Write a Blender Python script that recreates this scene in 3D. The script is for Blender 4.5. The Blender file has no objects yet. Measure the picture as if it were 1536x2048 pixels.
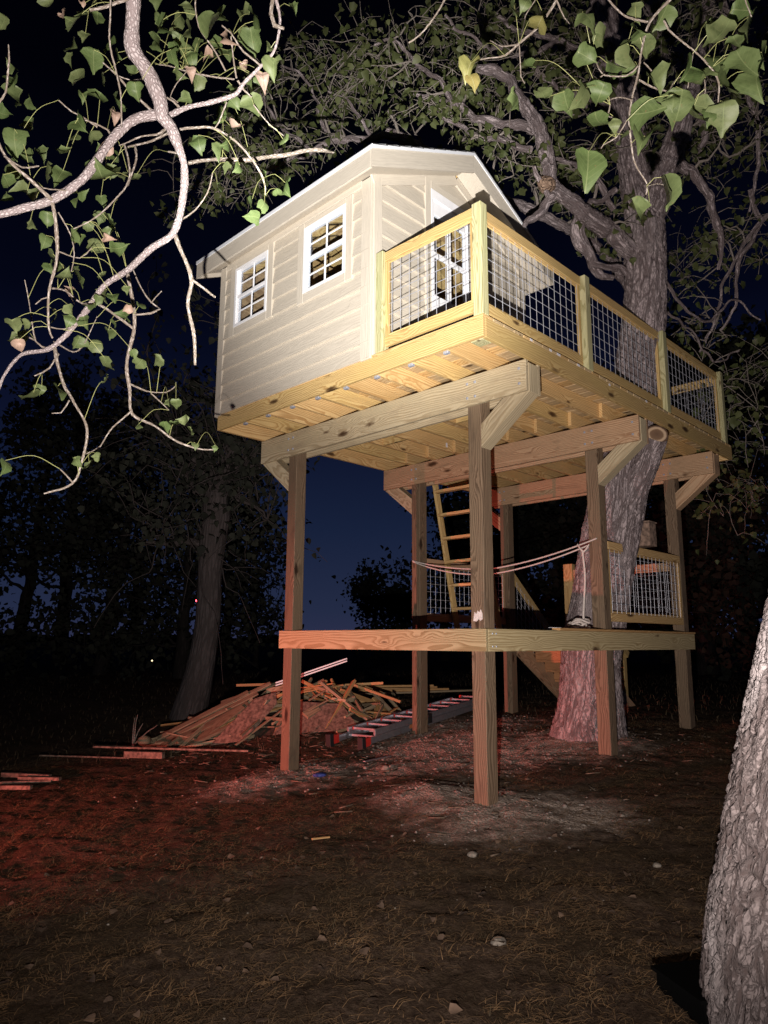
import bpy, bmesh, math, random
import numpy as np
from mathutils import Vector, Matrix, noise as mn
R = math.radians
random.seed(7); rng = np.random.default_rng(7)
S = bpy.context.scene
C = S.collection

# ------------------------------------------------------------------ camera
YAW, PITCH, ROLL = 0.777, 0.178, 0.005
CAM = Vector((3.678, -4.925, 1.301))
fwd = Vector((-math.sin(YAW)*math.cos(PITCH), math.cos(YAW)*math.cos(PITCH), math.sin(PITCH)))
rgt = Vector((math.cos(YAW), math.sin(YAW), 0)); upv = rgt.cross(fwd)
r2 = rgt*math.cos(ROLL) + upv*math.sin(ROLL); u2 = -rgt*math.sin(ROLL) + upv*math.cos(ROLL)
cd = bpy.data.cameras.new('camera'); cam = bpy.data.objects.new('camera', cd); C.objects.link(cam)
cam.matrix_world = Matrix(((r2.x, u2.x, -fwd.x, CAM.x), (r2.y, u2.y, -fwd.y, CAM.y), (r2.z, u2.z, -fwd.z, CAM.z), (0, 0, 0, 1)))
cd.sensor_fit = 'VERTICAL'; cd.sensor_height = 36; cd.lens = 1442.336/2048*36
cd.clip_start = .05; cd.clip_end = 2000
S.camera = cam

# ------------------------------------------------------------------ world: night sky just after dusk
w = bpy.data.worlds.new('World'); S.world = w; w.use_nodes = True
nt = w.node_tree; nt.nodes.clear()
wo = nt.nodes.new('ShaderNodeOutputWorld'); bg = nt.nodes.new('ShaderNodeBackground')
tc = nt.nodes.new('ShaderNodeTexCoord'); sp = nt.nodes.new('ShaderNodeSeparateXYZ'); cr = nt.nodes.new('ShaderNodeValToRGB')
nt.links.new(tc.outputs['Generated'], sp.inputs[0]); nt.links.new(sp.outputs['Z'], cr.inputs[0])
nt.links.new(cr.outputs[0], bg.inputs[0]); nt.links.new(bg.outputs[0], wo.inputs[0])
el = cr.color_ramp.elements
el[0].position = 0.0; el[0].color = (.024, .028, .068, 1)
el[1].position = 1.0; el[1].color = (.0002, .0002, .0008, 1)
for pos, c in ((.04, (.017, .024, .058)), (.15, (.0085, .0150, .042)), (.28, (.0038, .0060, .022)), (.42, (.0011, .0018, .0075)), (.62, (.0004, .0005, .0020))):
    e = el.new(pos); e.color = (*c, 1)
bg.inputs[1].default_value = 1.0

# ------------------------------------------------------------------ the lamps: hand torch held below the camera, vehicle tail lamp to the left
TORCH = CAM - rgt*.13 - Vector((0, 0, .40)) - fwd*.05
def spot(name, pos, target, power, cone, blend, color, radius):
    l = bpy.data.lights.new(name, 'SPOT'); l.energy = power; l.spot_size = R(cone); l.spot_blend = blend
    l.color = color; l.shadow_soft_size = radius
    o = bpy.data.objects.new(name, l); C.objects.link(o); o.location = pos
    o.rotation_euler = (Vector(target)-Vector(pos)).to_track_quat('-Z', 'Y').to_euler()
    return o
spot('torch_beam', TORCH, (-.66, -.72, 4.95), 4500, 33, 1.0, (1, .98, .94), .012)
spot('torch_spill', TORCH, (-.6, -.6, 4.5), 2000, 120, 1.0, (1, .89, .84), .012)
spot('red_tail_lamp', (-2.9, -7.2, .14), (-2.6, 0, -.55), 2900, 58, 1.0, (1, .18, .15), .05)
S.view_settings.view_transform = 'Standard'; S.view_settings.look = 'None'
S.view_settings.exposure = 0; S.view_settings.gamma = 1; S.view_settings.use_curve_mapping = False
S.render.engine = 'CYCLES'
S.cycles.max_bounces = 5; S.cycles.diffuse_bounces = 3; S.cycles.transparent_max_bounces = 12

# ------------------------------------------------------------------ materials
MATS = {}
def newmat(name):
    m = bpy.data.materials.new(name); m.use_nodes = True
    nt = m.node_tree; nt.nodes.clear()
    o = nt.nodes.new('ShaderNodeOutputMaterial'); b = nt.nodes.new('ShaderNodeBsdfPrincipled')
    nt.links.new(b.outputs[0], o.inputs[0])
    return m, nt, b
class N:
    """tiny node helper"""
    def __init__(s, nt): s.nt = nt
    def n(s, t, ins={}, **kw):
        x = s.nt.nodes.new('ShaderNode'+t)
        for k, v in kw.items(): setattr(x, k, v)
        for k, v in ins.items():
            if hasattr(v, 'is_output') : s.nt.links.new(v, x.inputs[k])
            else: x.inputs[k].default_value = v
        return x
    def math(s, op, a, b=0., c=0.): return s.n('Math', {0: a, 1: b, 2: c}, operation=op).outputs[0]
    def vmath(s, op, a, b=(0, 0, 0)): return s.n('VectorMath', {0: a, 1: b}, operation=op).outputs[0]
    def ramp(s, f, stops):
        x = s.n('ValToRGB', {0: f}); e = x.color_ramp.elements
        for i, (p, c) in enumerate(stops):
            y = e[i] if i < 2 else e.new(p)
            y.position = p; y.color = (*c, 1) if len(c) == 3 else c
        return x.outputs[0]
    def mix(s, f, a, b, mode='MIX'):
        x = s.n('Mix', data_type='RGBA', blend_type=mode)
        for k, v in ((0, f), (6, a), (7, b)):
            if hasattr(v, 'is_output'): s.nt.links.new(v, x.inputs[k])
            else: x.inputs[k].default_value = v if k == 0 else ((*v, 1) if len(v) == 3 else v)
        return x.outputs[2]
    def noise(s, v, scale, detail=2, rough=.5): return s.n('TexNoise', {'Vector': v, 'Scale': scale, 'Detail': detail, 'Roughness': rough}).outputs[0]
    def mapr(s, v, a, b, c=0., d=1.): return s.n('MapRange', {0: v, 1: a, 2: b, 3: c, 4: d}, interpolation_type='SMOOTHSTEP').outputs[0]

def wood(name, light, dark, knot=(.07, .03, .012), tint=None, ring=.017, contrast=1., knots=True, rough=.62, emboss=.0025, stain=None, varc=.25):
    m, nt, b = newmat(name); k = N(nt)
    P = k.n('TexCoord').outputs['Object']; rnd = k.n('ObjectInfo').outputs['Random']
    off = k.vmath('MULTIPLY', k.n('CombineXYZ', {0: rnd, 1: rnd, 2: rnd}).outputs[0], (61.3, 17.7, 29.1))
    Q = k.vmath('ADD', P, off)
    low = k.noise(k.vmath('MULTIPLY', Q, (.9, 4, 4)), 1.0, 2)
    med = k.noise(k.vmath('MULTIPLY', Q, (3.0, 14, 14)), 1.0, 1)
    s = k.n('SeparateXYZ', {0: P})
    jit = k.math('FRACT', k.math('MULTIPLY', rnd, 37.17)); jit2 = k.math('FRACT', k.math('MULTIPLY', rnd, 91.7))
    yy = k.math('ADD', s.outputs['Y'], k.math('MULTIPLY_ADD', jit, .16, -.08))
    zz = k.math('ADD', s.outputs['Z'], k.math('MULTIPLY_ADD', jit2, .10, .035))
    r = k.math('SQRT', k.math('ADD', k.math('MULTIPLY', yy, yy), k.math('MULTIPLY', zz, zz)))
    r = k.math('ADD', r, k.math('MULTIPLY', low, .13)); r = k.math('ADD', r, k.math('MULTIPLY', med, .016))
    if knots:
        vo = k.n('TexVoronoi', {'Vector': k.vmath('MULTIPLY', Q, (2.1, 6.2, 6.2)), 'Scale': 1.0, 'Randomness': 1.0}, feature='F1'); cs = k.n('SeparateColor', {0: vo.outputs['Color']}).outputs[0]
        V = k.math('ADD', vo.outputs['Distance'], k.math('ADD', k.math('MULTIPLY', cs, .15), k.math('MULTIPLY_ADD', k.noise(k.vmath('MULTIPLY', Q, (20, 40, 40)), 1.0, 2), .12, -.08)))
        halo = k.mapr(V, .55, .08); kn = k.mapr(V, .23, .12); core = k.mapr(V, .15, .06)
        r = k.math('ADD', r, k.math('MULTIPLY', halo, .045))
    fr = k.math('FRACT', k.math('DIVIDE', r, ring))
    g = k.mapr(fr, .25, .86); g2 = k.mapr(fr, 1.0, .93); g = k.math('MULTIPLY', g, g2)
    fib = k.noise(k.vmath('MULTIPLY', Q, (7, 160, 160)), 1.0, 2, .6)
    col = k.mix(k.math('MULTIPLY', g, contrast), light, dark)
    col = k.mix(.35, col, k.ramp(fib, [(.3, tuple(c*.62 for c in light)), (.7, tuple(min(1, c*1.25) for c in light))]), 'MIX')
    blotch = k.noise(k.vmath('MULTIPLY', Q, (1.1, 6, 6)), 1.3, 3)
    col = k.mix(k.mapr(blotch, .35, .75, 0, .55), col, tint or tuple(c*.7 for c in light))
    if stain: col = k.mix(k.mapr(k.noise(k.vmath('MULTIPLY', Q, (2.5, 9, 9)), 1.0, 5, .65), .52, .72, 0, .7), col, stain)
    if knots:
        col = k.mix(k.math('MULTIPLY', kn, .85), col, knot); col = k.mix(k.math('MULTIPLY', core, .6), col, tuple(c*.4 for c in knot))
    val = k.math('MULTIPLY_ADD', k.math('FRACT', k.math('MULTIPLY', rnd, 53.9)), varc, 1-varc*.6)
    col = k.vmath('SCALE', col); nt.nodes[-1].inputs[3].default_value = 1; nt.links.new(val, nt.nodes[-1].inputs[3])
    nt.links.new(col, b.inputs['Base Color']); b.inputs['Roughness'].default_value = rough
    b.inputs['Specular IOR Level'].default_value = .25
    bp = k.n('Bump', {'Strength': .5, 'Distance': emboss, 'Height': k.math('ADD', k.math('MULTIPLY', g, -.6), k.math('MULTIPLY', fib, .9))})
    nt.links.new(bp.outputs[0], b.inputs['Normal'])
    return m
M = {}
M['yellow'] = wood('fresh_treated_pine', (.66, .475, .21), (.33, .17, .05), tint=(.55, .40, .15))
M['orange'] = wood('framing_pine', (.70, .49, .23), (.34, .165, .05), tint=(.50, .31, .12))
M['green'] = wood('greenish_treated_pine', (.50, .47, .27), (.22, .19, .075), tint=(.38, .40, .20))
M['beam'] = wood('grey_green_beam_pine', (.56, .47, .31), (.27, .19, .10), tint=(.46, .39, .25), stain=(.34, .27, .18))
M['beam2'] = wood('reddish_beam_pine', (.56, .38, .235), (.26, .12, .055), tint=(.42, .27, .16), stain=(.26, .18, .11))
M['post'] = wood('weathered_brown_post', (.245, .17, .11), (.055, .032, .018), tint=(.20, .15, .095), stain=(.11, .08, .055), knot=(.035, .018, .01))
M['rim'] = wood('pale_rim_pine', (.56, .46, .26), (.25, .155, .06), tint=(.46, .36, .19), ring=.018)
M['deck'] = wood('deck_underside_pine', (.62, .47, .27), (.34, .21, .10), tint=(.48, .34, .18), contrast=.8)
M['scrap'] = wood('scrap_lumber', (.42, .33, .21), (.22, .15, .085), tint=(.30, .23, .15), varc=.75, stain=(.14, .11, .08), ring=.02)
M['scrapo'] = wood('orange_scrap_lumber', (.58, .36, .16), (.34, .17, .06), tint=(.46, .26, .10), varc=.4, ring=.02)
M['siding'] = wood('tan_embossed_siding', (.55, .495, .41), (.515, .46, .375), tint=(.53, .475, .39), knots=False, contrast=.5, ring=.012, emboss=.003, varc=.12, rough=.7)
M['trim'] = wood('tan_trim', (.56, .505, .42), (.535, .48, .395), tint=(.545, .49, .405), knots=False, contrast=.2, ring=.02, emboss=.002, varc=.04, rough=.65)

def flat(name, col, rough=.5, metal=0., nz=0., scale=30, emis=None, spec=.5):
    m, nt, b = newmat(name); k = N(nt)
    if nz:
        n_ = k.noise(k.n('TexCoord').outputs['Object'], scale, 4, .6)
        nt.links.new(k.mix(k.mapr(n_, .3, .7), tuple(c*(1-nz) for c in col), tuple(min(1, c*(1+nz)) for c in col)), b.inputs['Base Color'])
    else: b.inputs['Base Color'].default_value = (*col, 1)
    b.inputs['Roughness'].default_value = rough; b.inputs['Metallic'].default_value = metal; b.inputs['Specular IOR Level'].default_value = spec
    if emis: b.inputs['Emission Color'].default_value = (*emis[:3], 1); b.inputs['Emission Strength'].default_value = emis[3]
    return m
M['white'] = flat('white_vinyl', (.80, .80, .82), .35, nz=.04, scale=8)
M['drip'] = flat('white_drip_edge', (.78, .80, .84), .3)
M['shingle'] = flat('dark_shingle', (.035, .033, .032), .9, nz=.5, scale=60)
M['wire'] = flat('galvanised_wire', (.60, .61, .66), .38, metal=.55)
M['galv'] = flat('galvanised_hanger', (.55, .60, .72), .4, metal=.6, nz=.2, scale=90)
M['alu'] = flat('brushed_aluminium', (.40, .40, .43), .38, metal=.7, nz=.12, scale=25)
M['red'] = flat('red_plastic', (.62, .035, .025), .45)
M['chip'] = flat('grey_wood_chip', (.13, .095, .065), .85, nz=.5, scale=12)
M['redlit_stair'] = wood('red_lit_stair_board', (.56, .29, .14), (.30, .12, .05), tint=(.45, .22, .10))  # stair wood with the orange of the red light put into its colour
M['deadground'] = flat('brown_leaf_litter', (.14, .09, .06), .85, nz=.5, scale=8)
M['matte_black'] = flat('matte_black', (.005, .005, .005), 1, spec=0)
M['black'] = flat('black_rubber', (.015, .015, .016), .6)
M['rope'] = flat('pale_nylon_rope', (.62, .55, .50), .8, nz=.25, scale=160)
M['concrete'] = flat('pale_concrete', (.34, .32, .29), .9, nz=.3, scale=18)
M['blue'] = flat('blue_plastic', (.03, .06, .25), .5, nz=.3, scale=30)
M['tag'] = flat('white_paper_tag', (.74, .74, .78), .6, nz=.15, scale=60)
M['stone'] = flat('pale_limestone', (.22, .19, .155), .9, nz=.35, scale=25)
M['gravel'] = flat('pale_gravel', (.20, .17, .145), .9, nz=.45, scale=9)
M['dry'] = flat('dry_straw', (.185, .110, .052), .8, nz=.5, scale=3)
M['grassg'] = flat('dull_green_grass', (.075, .052, .026), .8, nz=.45, scale=3)
M['paint'] = flat('white_paint_smear', (.72, .66, .62), .6, nz=.2, scale=60)
M['redglow'] = flat('red_beacon', (.8, .02, .02), emis=(1, .02, .03, 30))
M['warmglow'] = flat('distant_lamp', (.8, .7, .4), emis=(1, .78, .45, 2.2))
M['pole'] = flat('dark_steel_mast', (.02, .02, .02), .6)
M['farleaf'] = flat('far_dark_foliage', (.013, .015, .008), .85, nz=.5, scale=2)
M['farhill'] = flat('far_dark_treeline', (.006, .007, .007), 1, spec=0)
M['osb'] = None
def osb():
    m, nt, b = newmat('strand_board'); k = N(nt)
    P = k.n('TexCoord').outputs['Object']; rnd = k.n('ObjectInfo').outputs['Random']
    Q = k.vmath('ADD', P, k.n('CombineXYZ', {0: rnd, 1: rnd}).outputs[0])
    v = k.n('TexVoronoi', {'Vector': k.vmath('MULTIPLY', Q, (14, 34, 34)), 'Scale': 1.0}).outputs['Color']
    s = k.n('SeparateColor', {0: v}).outputs[0]
    n_ = k.noise(Q, 3, 4)
    c = k.ramp(s, [(0, (.30, .19, .10)), (1, (.56, .40, .22)), (.5, (.43, .29, .15))])
    c = k.mix(k.mapr(n_, .4, .7, 0, .6), c, (.24, .15, .09))
    nt.links.new(c, b.inputs['Base Color']); b.inputs['Roughness'].default_value = .75
    return m
M['osb'] = osb()
M['osbold'] = flat('weathered_strand_board', (.20, .135, .10), .85, nz=.55, scale=22)
def glass():
    m = bpy.data.materials.new('window_glass'); m.use_nodes = True; nt = m.node_tree; nt.nodes.clear(); k = N(nt)
    o = k.n('OutputMaterial'); t = k.n('BsdfTransparent', {0: (.93, .95, .97, 1)}); g = k.n('BsdfGlossy', {0: (.9, .93, 1, 1), 'Roughness': .03})
    f_ = k.n('LayerWeight', {0: .5}).outputs['Facing']; f = k.math('MULTIPLY_ADD', k.math('POWER', f_, 4.), .5, .03); mx = k.n('MixShader', {0: f, 1: t.outputs[0], 2: g.outputs[0]})
    nt.links.new(mx.outputs[0], o.inputs[0]); return m
M['glass'] = glass()
def bark(name, plate, crack, kx, kz, pink=None, bump=.02, lich=.3, furrow=False):
    m, nt, b = newmat(name); k = N(nt)
    Q = k.n('Attribute', attribute_name='rest').outputs['Vector']
    warp = k.vmath('SCALE', k.n('TexNoise', {'Vector': k.vmath('MULTIPLY', Q, (kx*.5, kx*.5, kz*.5)), 'Scale': 1.0, 'Detail': 3.}).outputs['Color']); nt.nodes[-1].inputs[3].default_value = 1.1
    Q2 = k.vmath('ADD', k.vmath('MULTIPLY', Q, (kx, kx, kz)), warp)
    if furrow:
        na = k.n('TexNoise', {'Vector': k.vmath('MULTIPLY', Q, (kx*.55, kx*.55, kz*.5)), 'Scale': 1.0, 'Detail': 5., 'Roughness': .55, 'Distortion': .9}).outputs[0]
        nb = k.n('TexNoise', {'Vector': k.vmath('MULTIPLY', Q, (kx*1.3, kx*1.3, kz*2.0)), 'Scale': 1.0, 'Detail': 4., 'Roughness': .6, 'Distortion': 1.2}).outputs[0]
        ra = k.mapr(k.math('ABSOLUTE', k.math('SUBTRACT', na, .5)), .0, .075); rb = k.mapr(k.math('ABSOLUTE', k.math('SUBTRACT', nb, .5)), .0, .06)
        cr_ = k.math('MULTIPLY', ra, k.math('MULTIPLY_ADD', rb, .55, .45))
    else:
        e = k.n('TexVoronoi', {'Vector': Q2, 'Scale': 1.0}, feature='DISTANCE_TO_EDGE').outputs['Distance']
        cr_ = k.mapr(e, .0, .30)
    fine = k.noise(k.vmath('MULTIPLY', Q, (kx*5, kx*5, kz*5)), 1.0, 4, .65)
    c = k.mix(cr_, crack, plate)
    c = k.mix(k.mapr(fine, .35, .7, 0, .75), c, tuple(x*.45 for x in plate))
    pt = k.noise(k.vmath('MULTIPLY', Q, (3, 3, 1.5)), 1.2, 3)
    c = k.mix(k.mapr(pt, .52, .7, 0, lich), c, pink or tuple(min(1, x*1.5) for x in plate))
    nt.links.new(c, b.inputs['Base Color']); b.inputs['Roughness'].default_value = .92; b.inputs['Specular IOR Level'].default_value = .15
    bp = k.n('Bump', {'Strength': .9, 'Distance': bump, 'Height': k.math('ADD', cr_, k.math('MULTIPLY', fine, .5))})
    nt.links.new(bp.outputs[0], b.inputs['Normal']); return m
M['bark'] = bark('deck_tree_bark', (.50, .42, .42), (.11, .08, .078), 24, 4.5, (.50, .43, .425), .016, .6, True)
M['barknear'] = bark('foreground_bark', (.30, .25, .24), (.10, .075, .07), 34, 9, (.47, .42, .41), .010, .85, True)
M['barklimb'] = bark('pale_limb_bark', (.55, .49, .48), (.24, .19, .185), 75, 45, (.33, .27, .265), .004, .6)
M['barktwig'] = bark('twig_bark', (.46, .41, .36), (.16, .125, .09), 70, 30, (.42, .37, .30), .003)
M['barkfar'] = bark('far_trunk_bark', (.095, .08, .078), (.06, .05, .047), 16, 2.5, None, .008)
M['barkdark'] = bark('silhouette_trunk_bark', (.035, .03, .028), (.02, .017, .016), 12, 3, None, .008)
M['cutwood'] = None
def cutwood():
    m, nt, b = newmat('sawn_limb_end'); k = N(nt)
    P = k.n('TexCoord').outputs['Object']; L = k.n('VectorMath', {0: P}, operation='LENGTH').outputs['Value']
    L = k.math('ADD', L, k.math('MULTIPLY', k.noise(P, 14, 3), .02))
    nt.links.new(k.ramp(L, [(.0, (.13, .075, .045)), (.075, (.20, .12, .07)), (.09, (.55, .40, .26)), (.108, (.50, .36, .24)), (.118, (.09, .05, .03))]), b.inputs['Base Color'])
    b.inputs['Roughness'].default_value = .8; return m
M['cutwood'] = cutwood()
def leafmat(name, a, bcol, vein, trans=.35, varc=.6):
    m = bpy.data.materials.new(name); m.use_nodes = True; nt = m.node_tree; nt.nodes.clear(); k = N(nt)
    o = k.n('OutputMaterial'); P = k.n('TexCoord').outputs['Object']; rnd = k.n('ObjectInfo').outputs['Random']
    s = k.n('SeparateXYZ', {0: P}); ax = k.math('ABSOLUTE', s.outputs['X'])
    mid = k.mapr(ax, .022, .008)
    w_ = k.math('FRACT', k.math('MULTIPLY', k.math('ADD', s.outputs['Y'], k.math('MULTIPLY', ax, .75)), 7.0))
    sv = k.math('MULTIPLY', k.mapr(w_, .14, .04), .45)
    Q = k.vmath('ADD', P, k.n('CombineXYZ', {0: rnd, 1: rnd, 2: rnd}).outputs[0])
    n_ = k.noise(Q, 3.5, 4, .6)
    at = k.n('Attribute', attribute_name='leafvar').outputs['Fac']
    mixv = k.math('FRACT', k.math('ADD', k.math('MULTIPLY', rnd, 7.31), at))
    c = k.mix(mixv, a, bcol); c = k.mix(k.mapr(n_, .45, .7, 0, .55), c, tuple(x*.55 for x in a)); c = k.mix(k.mapr(k.noise(Q, 9, 3, .6), .66, .74, 0, .8), c, (.22, .15, .07))
    c = k.mix(k.math('MAXIMUM', mid, sv), c, vein)
    d = k.n('BsdfPrincipled', {'Base Color': c, 'Roughness': .5, 'Specular IOR Level': .35})
    t = k.n('BsdfTranslucent', {0: c}); mx = k.n('MixShader', {0: trans, 1: d.outputs[0], 2: t.outputs[0]})
    nt.links.new(mx.outputs[0], o.inputs[0]); return m
M['palebark'] = bark('pale_twig_bark', (.40, .35, .31), (.20, .17, .145), 40, 12, None, .004)
M['leaf'] = leafmat('cottonwood_leaf', (.10, .155, .050), (.165, .20, .085), (.19, .24, .10))
M['leafb'] = leafmat('dead_leaf', (.34, .24, .18), (.42, .31, .25), (.30, .20, .14), .15)
M['leafy'] = leafmat('yellowing_leaf', (.24, .24, .08), (.30, .24, .08), (.34, .33, .16))
M['leafc'] = leafmat('crown_leaf', (.085, .11, .036), (.15, .165, .065), (.15, .17, .08))
M['petiole'] = flat('leaf_stalk', (.34, .36, .14), .5)

# ------------------------------------------------------------------ object helpers
def props(o, label=None, cat=None, group=None, kind=None):
    if label: o['label'] = label
    if cat: o['category'] = cat
    if group: o['group'] = group
    if kind: o['kind'] = kind
    return o
def thing(name, loc, label, cat, group=None):
    o = bpy.data.objects.new(name, None); o.location = loc; o.empty_display_size = .1; C.objects.link(o)
    return props(o, label, cat, group)
def absloc(o):
    v = Vector(o.location)
    while o.parent: o = o.parent; v = o.matrix_basis @ v if o.type == 'EMPTY' else Matrix(o.matrix_basis) @ v
    return v
WM = {}
def link(name, me, mat, mw, parent=None):
    o = bpy.data.objects.new(name, me); C.objects.link(o)
    if mat and not me.materials: me.materials.append(mat)
    if parent:
        o.parent = parent; o.matrix_basis = WM.get(parent.name, Matrix.Translation(parent.location)).inverted() @ mw
    else: o.matrix_basis = mw
    WM[o.name] = mw.copy()
    return o
BOXC = {}
def boxmesh(l, w_, t, bev=.003):
    key = (round(l, 4), round(w_, 4), round(t, 4), bev)
    if key in BOXC: return BOXC[key]
    bm = bmesh.new(); bmesh.ops.create_cube(bm, size=1)
    for v in bm.verts: v.co = Vector((v.co.x*l, v.co.y*w_, v.co.z*t))
    if bev: bmesh.ops.bevel(bm, geom=bm.edges[:], offset=min(bev, w_*.3, t*.3), segments=1, affect='EDGES')
    me = bpy.data.meshes.new('lumber'); bm.to_mesh(me); bm.free(); BOXC[key] = me
    return me
def frame(x, z):
    x = Vector(x).normalized(); y = Vector(z).cross(x).normalized(); z = x.cross(y)
    return Matrix(((x.x, y.x, z.x), (x.y, y.y, z.y), (x.z, y.z, z.z))).to_4x4()
def stick(name, a, b, w_, t, mat, parent=None, up=(0, 0, 1), bev=.003):
    """lumber from a to b (centre line); t measured along up, w across it"""
    a = Vector(a); b = Vector(b); me = boxmesh((b-a).length, w_, t, bev)
    key = mat.name
    if me.materials and me.materials[0] != mat: me = me.copy(); me.materials.clear()
    return link(name, me, mat, Matrix.Translation((a+b)/2) @ frame(b-a, up), parent)
def block(name, x0, x1, y0, y1, z0, z1, mat, parent=None, axis=None, bev=.003):
    """axis-aligned lumber; grain along its longest side unless told"""
    d = dict(x=x1-x0, y=y1-y0, z=z1-z0); ax = axis or max(d, key=d.get)
    c = Vector(((x0+x1)/2, (y0+y1)/2, (z0+z1)/2))
    if ax == 'x': X, Z, w_, t = (1, 0, 0), (0, 0, 1), d['y'], d['z']
    elif ax == 'y': X, Z, w_, t = (0, 1, 0), (0, 0, 1), d['x'], d['z']
    else: X, Z, w_, t = (0, 0, 1), (0, 1, 0), d['x'], d['y']
    me = boxmesh(d[ax], w_, t, bev)
    if me.materials and me.materials[0] != mat: me = me.copy(); me.materials.clear()
    return link(name, me, mat, Matrix.Translation(c) @ frame(X, Z), parent)
def prism(name, poly, n, th, mat, parent=None, xdir=None):
    """polygon (3-D, planar, list) extruded by th along n"""
    P = [Vector(p) for p in poly]; n = Vector(n).normalized(); c = sum(P, Vector())/len(P)
    F = frame(xdir or (P[1]-P[0]), n); Fi = F.to_3x3().inverted()
    v = [Fi @ (p-c) for p in P] + [Fi @ (p-c+n*th) for p in P]; k = len(P)
    faces = [tuple(range(k))[::-1], tuple(range(k, 2*k))] + [(i, (i+1) % k, (i+1) % k+k, i+k) for i in range(k)]
    me = bpy.data.meshes.new(name); me.from_pydata(v, [], faces); 
    bm = bmesh.new(); bm.from_mesh(me); bmesh.ops.recalc_face_normals(bm, faces=bm.faces[:]); bm.to_mesh(me); bm.free()
    return link(name, me, mat, Matrix.Translation(c) @ F, parent)
def pymesh(name, v, f, mat, parent=None, smooth=False, origin=None, attrs={}):
    v = np.asarray(v, dtype=np.float64)
    o3 = np.array(origin if origin is not None else v.mean(0)); v = v-o3
    me = bpy.data.meshes.new(name)
    if isinstance(f, np.ndarray):
        nf, k = f.shape
        me.vertices.add(len(v)); me.vertices.foreach_set('co', v.astype(np.float32).ravel())
        me.loops.add(nf*k); me.loops.foreach_set('vertex_index', f.astype(np.int32).ravel())
        me.polygons.add(nf); me.polygons.foreach_set('loop_start', np.arange(0, nf*k, k, dtype=np.int32))
        me.update(calc_edges=True); me.validate()
    else: me.from_pydata([tuple(x) for x in v], [], f)
    for an, (typ, dat) in attrs.items():
        a = me.attributes.new(an, typ, 'POINT'); a.data.foreach_set('vector' if typ == 'FLOAT_VECTOR' else 'value', np.asarray(dat, dtype=np.float32).ravel())
    if smooth: me.polygons.foreach_set('use_smooth', np.ones(len(me.polygons), dtype=bool))
    return link(name, me, mat, Matrix.Translation(Vector(o3)), parent)

def catmull(P, step):
    P = np.asarray(P, float); out = []
    Q = np.vstack([2*P[0]-P[1], P, 2*P[-1]-P[-2]])
    for i in range(1, len(Q)-2):
        n = max(1, int(np.linalg.norm(Q[i+1, :3]-Q[i, :3])/step))
        for t in np.linspace(0, 1, n, endpoint=False):
            p0, p1, p2, p3 = Q[i-1], Q[i], Q[i+1], Q[i+2]
            out.append(.5*((2*p1)+(-p0+p2)*t+(2*p0-5*p1+4*p2-p3)*t*t+(-p0+3*p1-3*p2+p3)*t**3))
    out.append(P[-1]); return np.array(out)
def tube(P, step, segs, wob=0., disp=None, cap=True):
    """swept tube of a polyline (x,y,z,r); returns verts, quads, rest attribute"""
    A = catmull(P, step); p = A[:, :3].copy(); r = np.maximum(A[:, 3], .0008)
    if wob:
        ph = rng.uniform(0, 100)
        for i in range(len(p)):
            q = mn.noise_vector(Vector((ph+i*step*6, ph, 0))); p[i] += np.array(q)*wob*min(1, i/3)
            r[i] *= 1+.26*mn.noise(Vector((ph, i*step*11, 3)))+.16*mn.noise(Vector((ph, i*step*34, 7)))
    T = np.gradient(p, axis=0); T /= np.linalg.norm(T, axis=1)[:, None]+1e-9
    n0 = np.cross(T[0], [.3, .9, .2]); n0 /= np.linalg.norm(n0)
    th = np.linspace(0, 2*np.pi, segs, endpoint=False); V = []; Rr = []; L = 0
    for i in range(len(p)):
        if i: L += np.linalg.norm(p[i]-p[i-1])
        n0 = n0-T[i]*np.dot(n0, T[i]); n0 /= np.linalg.norm(n0); b0 = np.cross(T[i], n0)
        rr = np.full(segs, r[i]); cs, sn = np.cos(th), np.sin(th)
        if disp: rr = rr + np.array([disp(cs[j]*r[i], sn[j]*r[i], L, r[i]) for j in range(segs)])
        V.append(p[i]+n0*(cs*rr)[:, None]+b0*(sn*rr)[:, None])
        Rr.append(np.stack([cs*r[i], sn*r[i], np.full(segs, L)], 1))
    V = np.vstack(V); Rr = np.vstack(Rr); m_ = len(p); F = []
    a = np.arange(segs); b_ = (a+1) % segs
    for i in range(m_-1): F.append(np.stack([i*segs+a, i*segs+b_, (i+1)*segs+b_, (i+1)*segs+a], 1))
    F = np.vstack(F)
    return V, F, Rr
def tubeobj(name, P, step, segs, mat, parent=None, **kw):
    V, F, Rr = tube(P, step, segs, **kw)
    return pymesh(name, V, F, mat, parent, True, attrs={'rest': ('FLOAT_VECTOR', Rr)})
def tubesobj(name, plist, step, segs, mat, parent=None, **kw):
    VV, FF, RR, o = [], [], [], 0
    for P in plist:
        V, F, Rr = tube(P, step, segs, **kw); VV.append(V); FF.append(F+o); RR.append(Rr); o += len(V)
    return pymesh(name, np.vstack(VV), np.vstack(FF), mat, parent, True, attrs={'rest': ('FLOAT_VECTOR', np.vstack(RR))})
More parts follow.
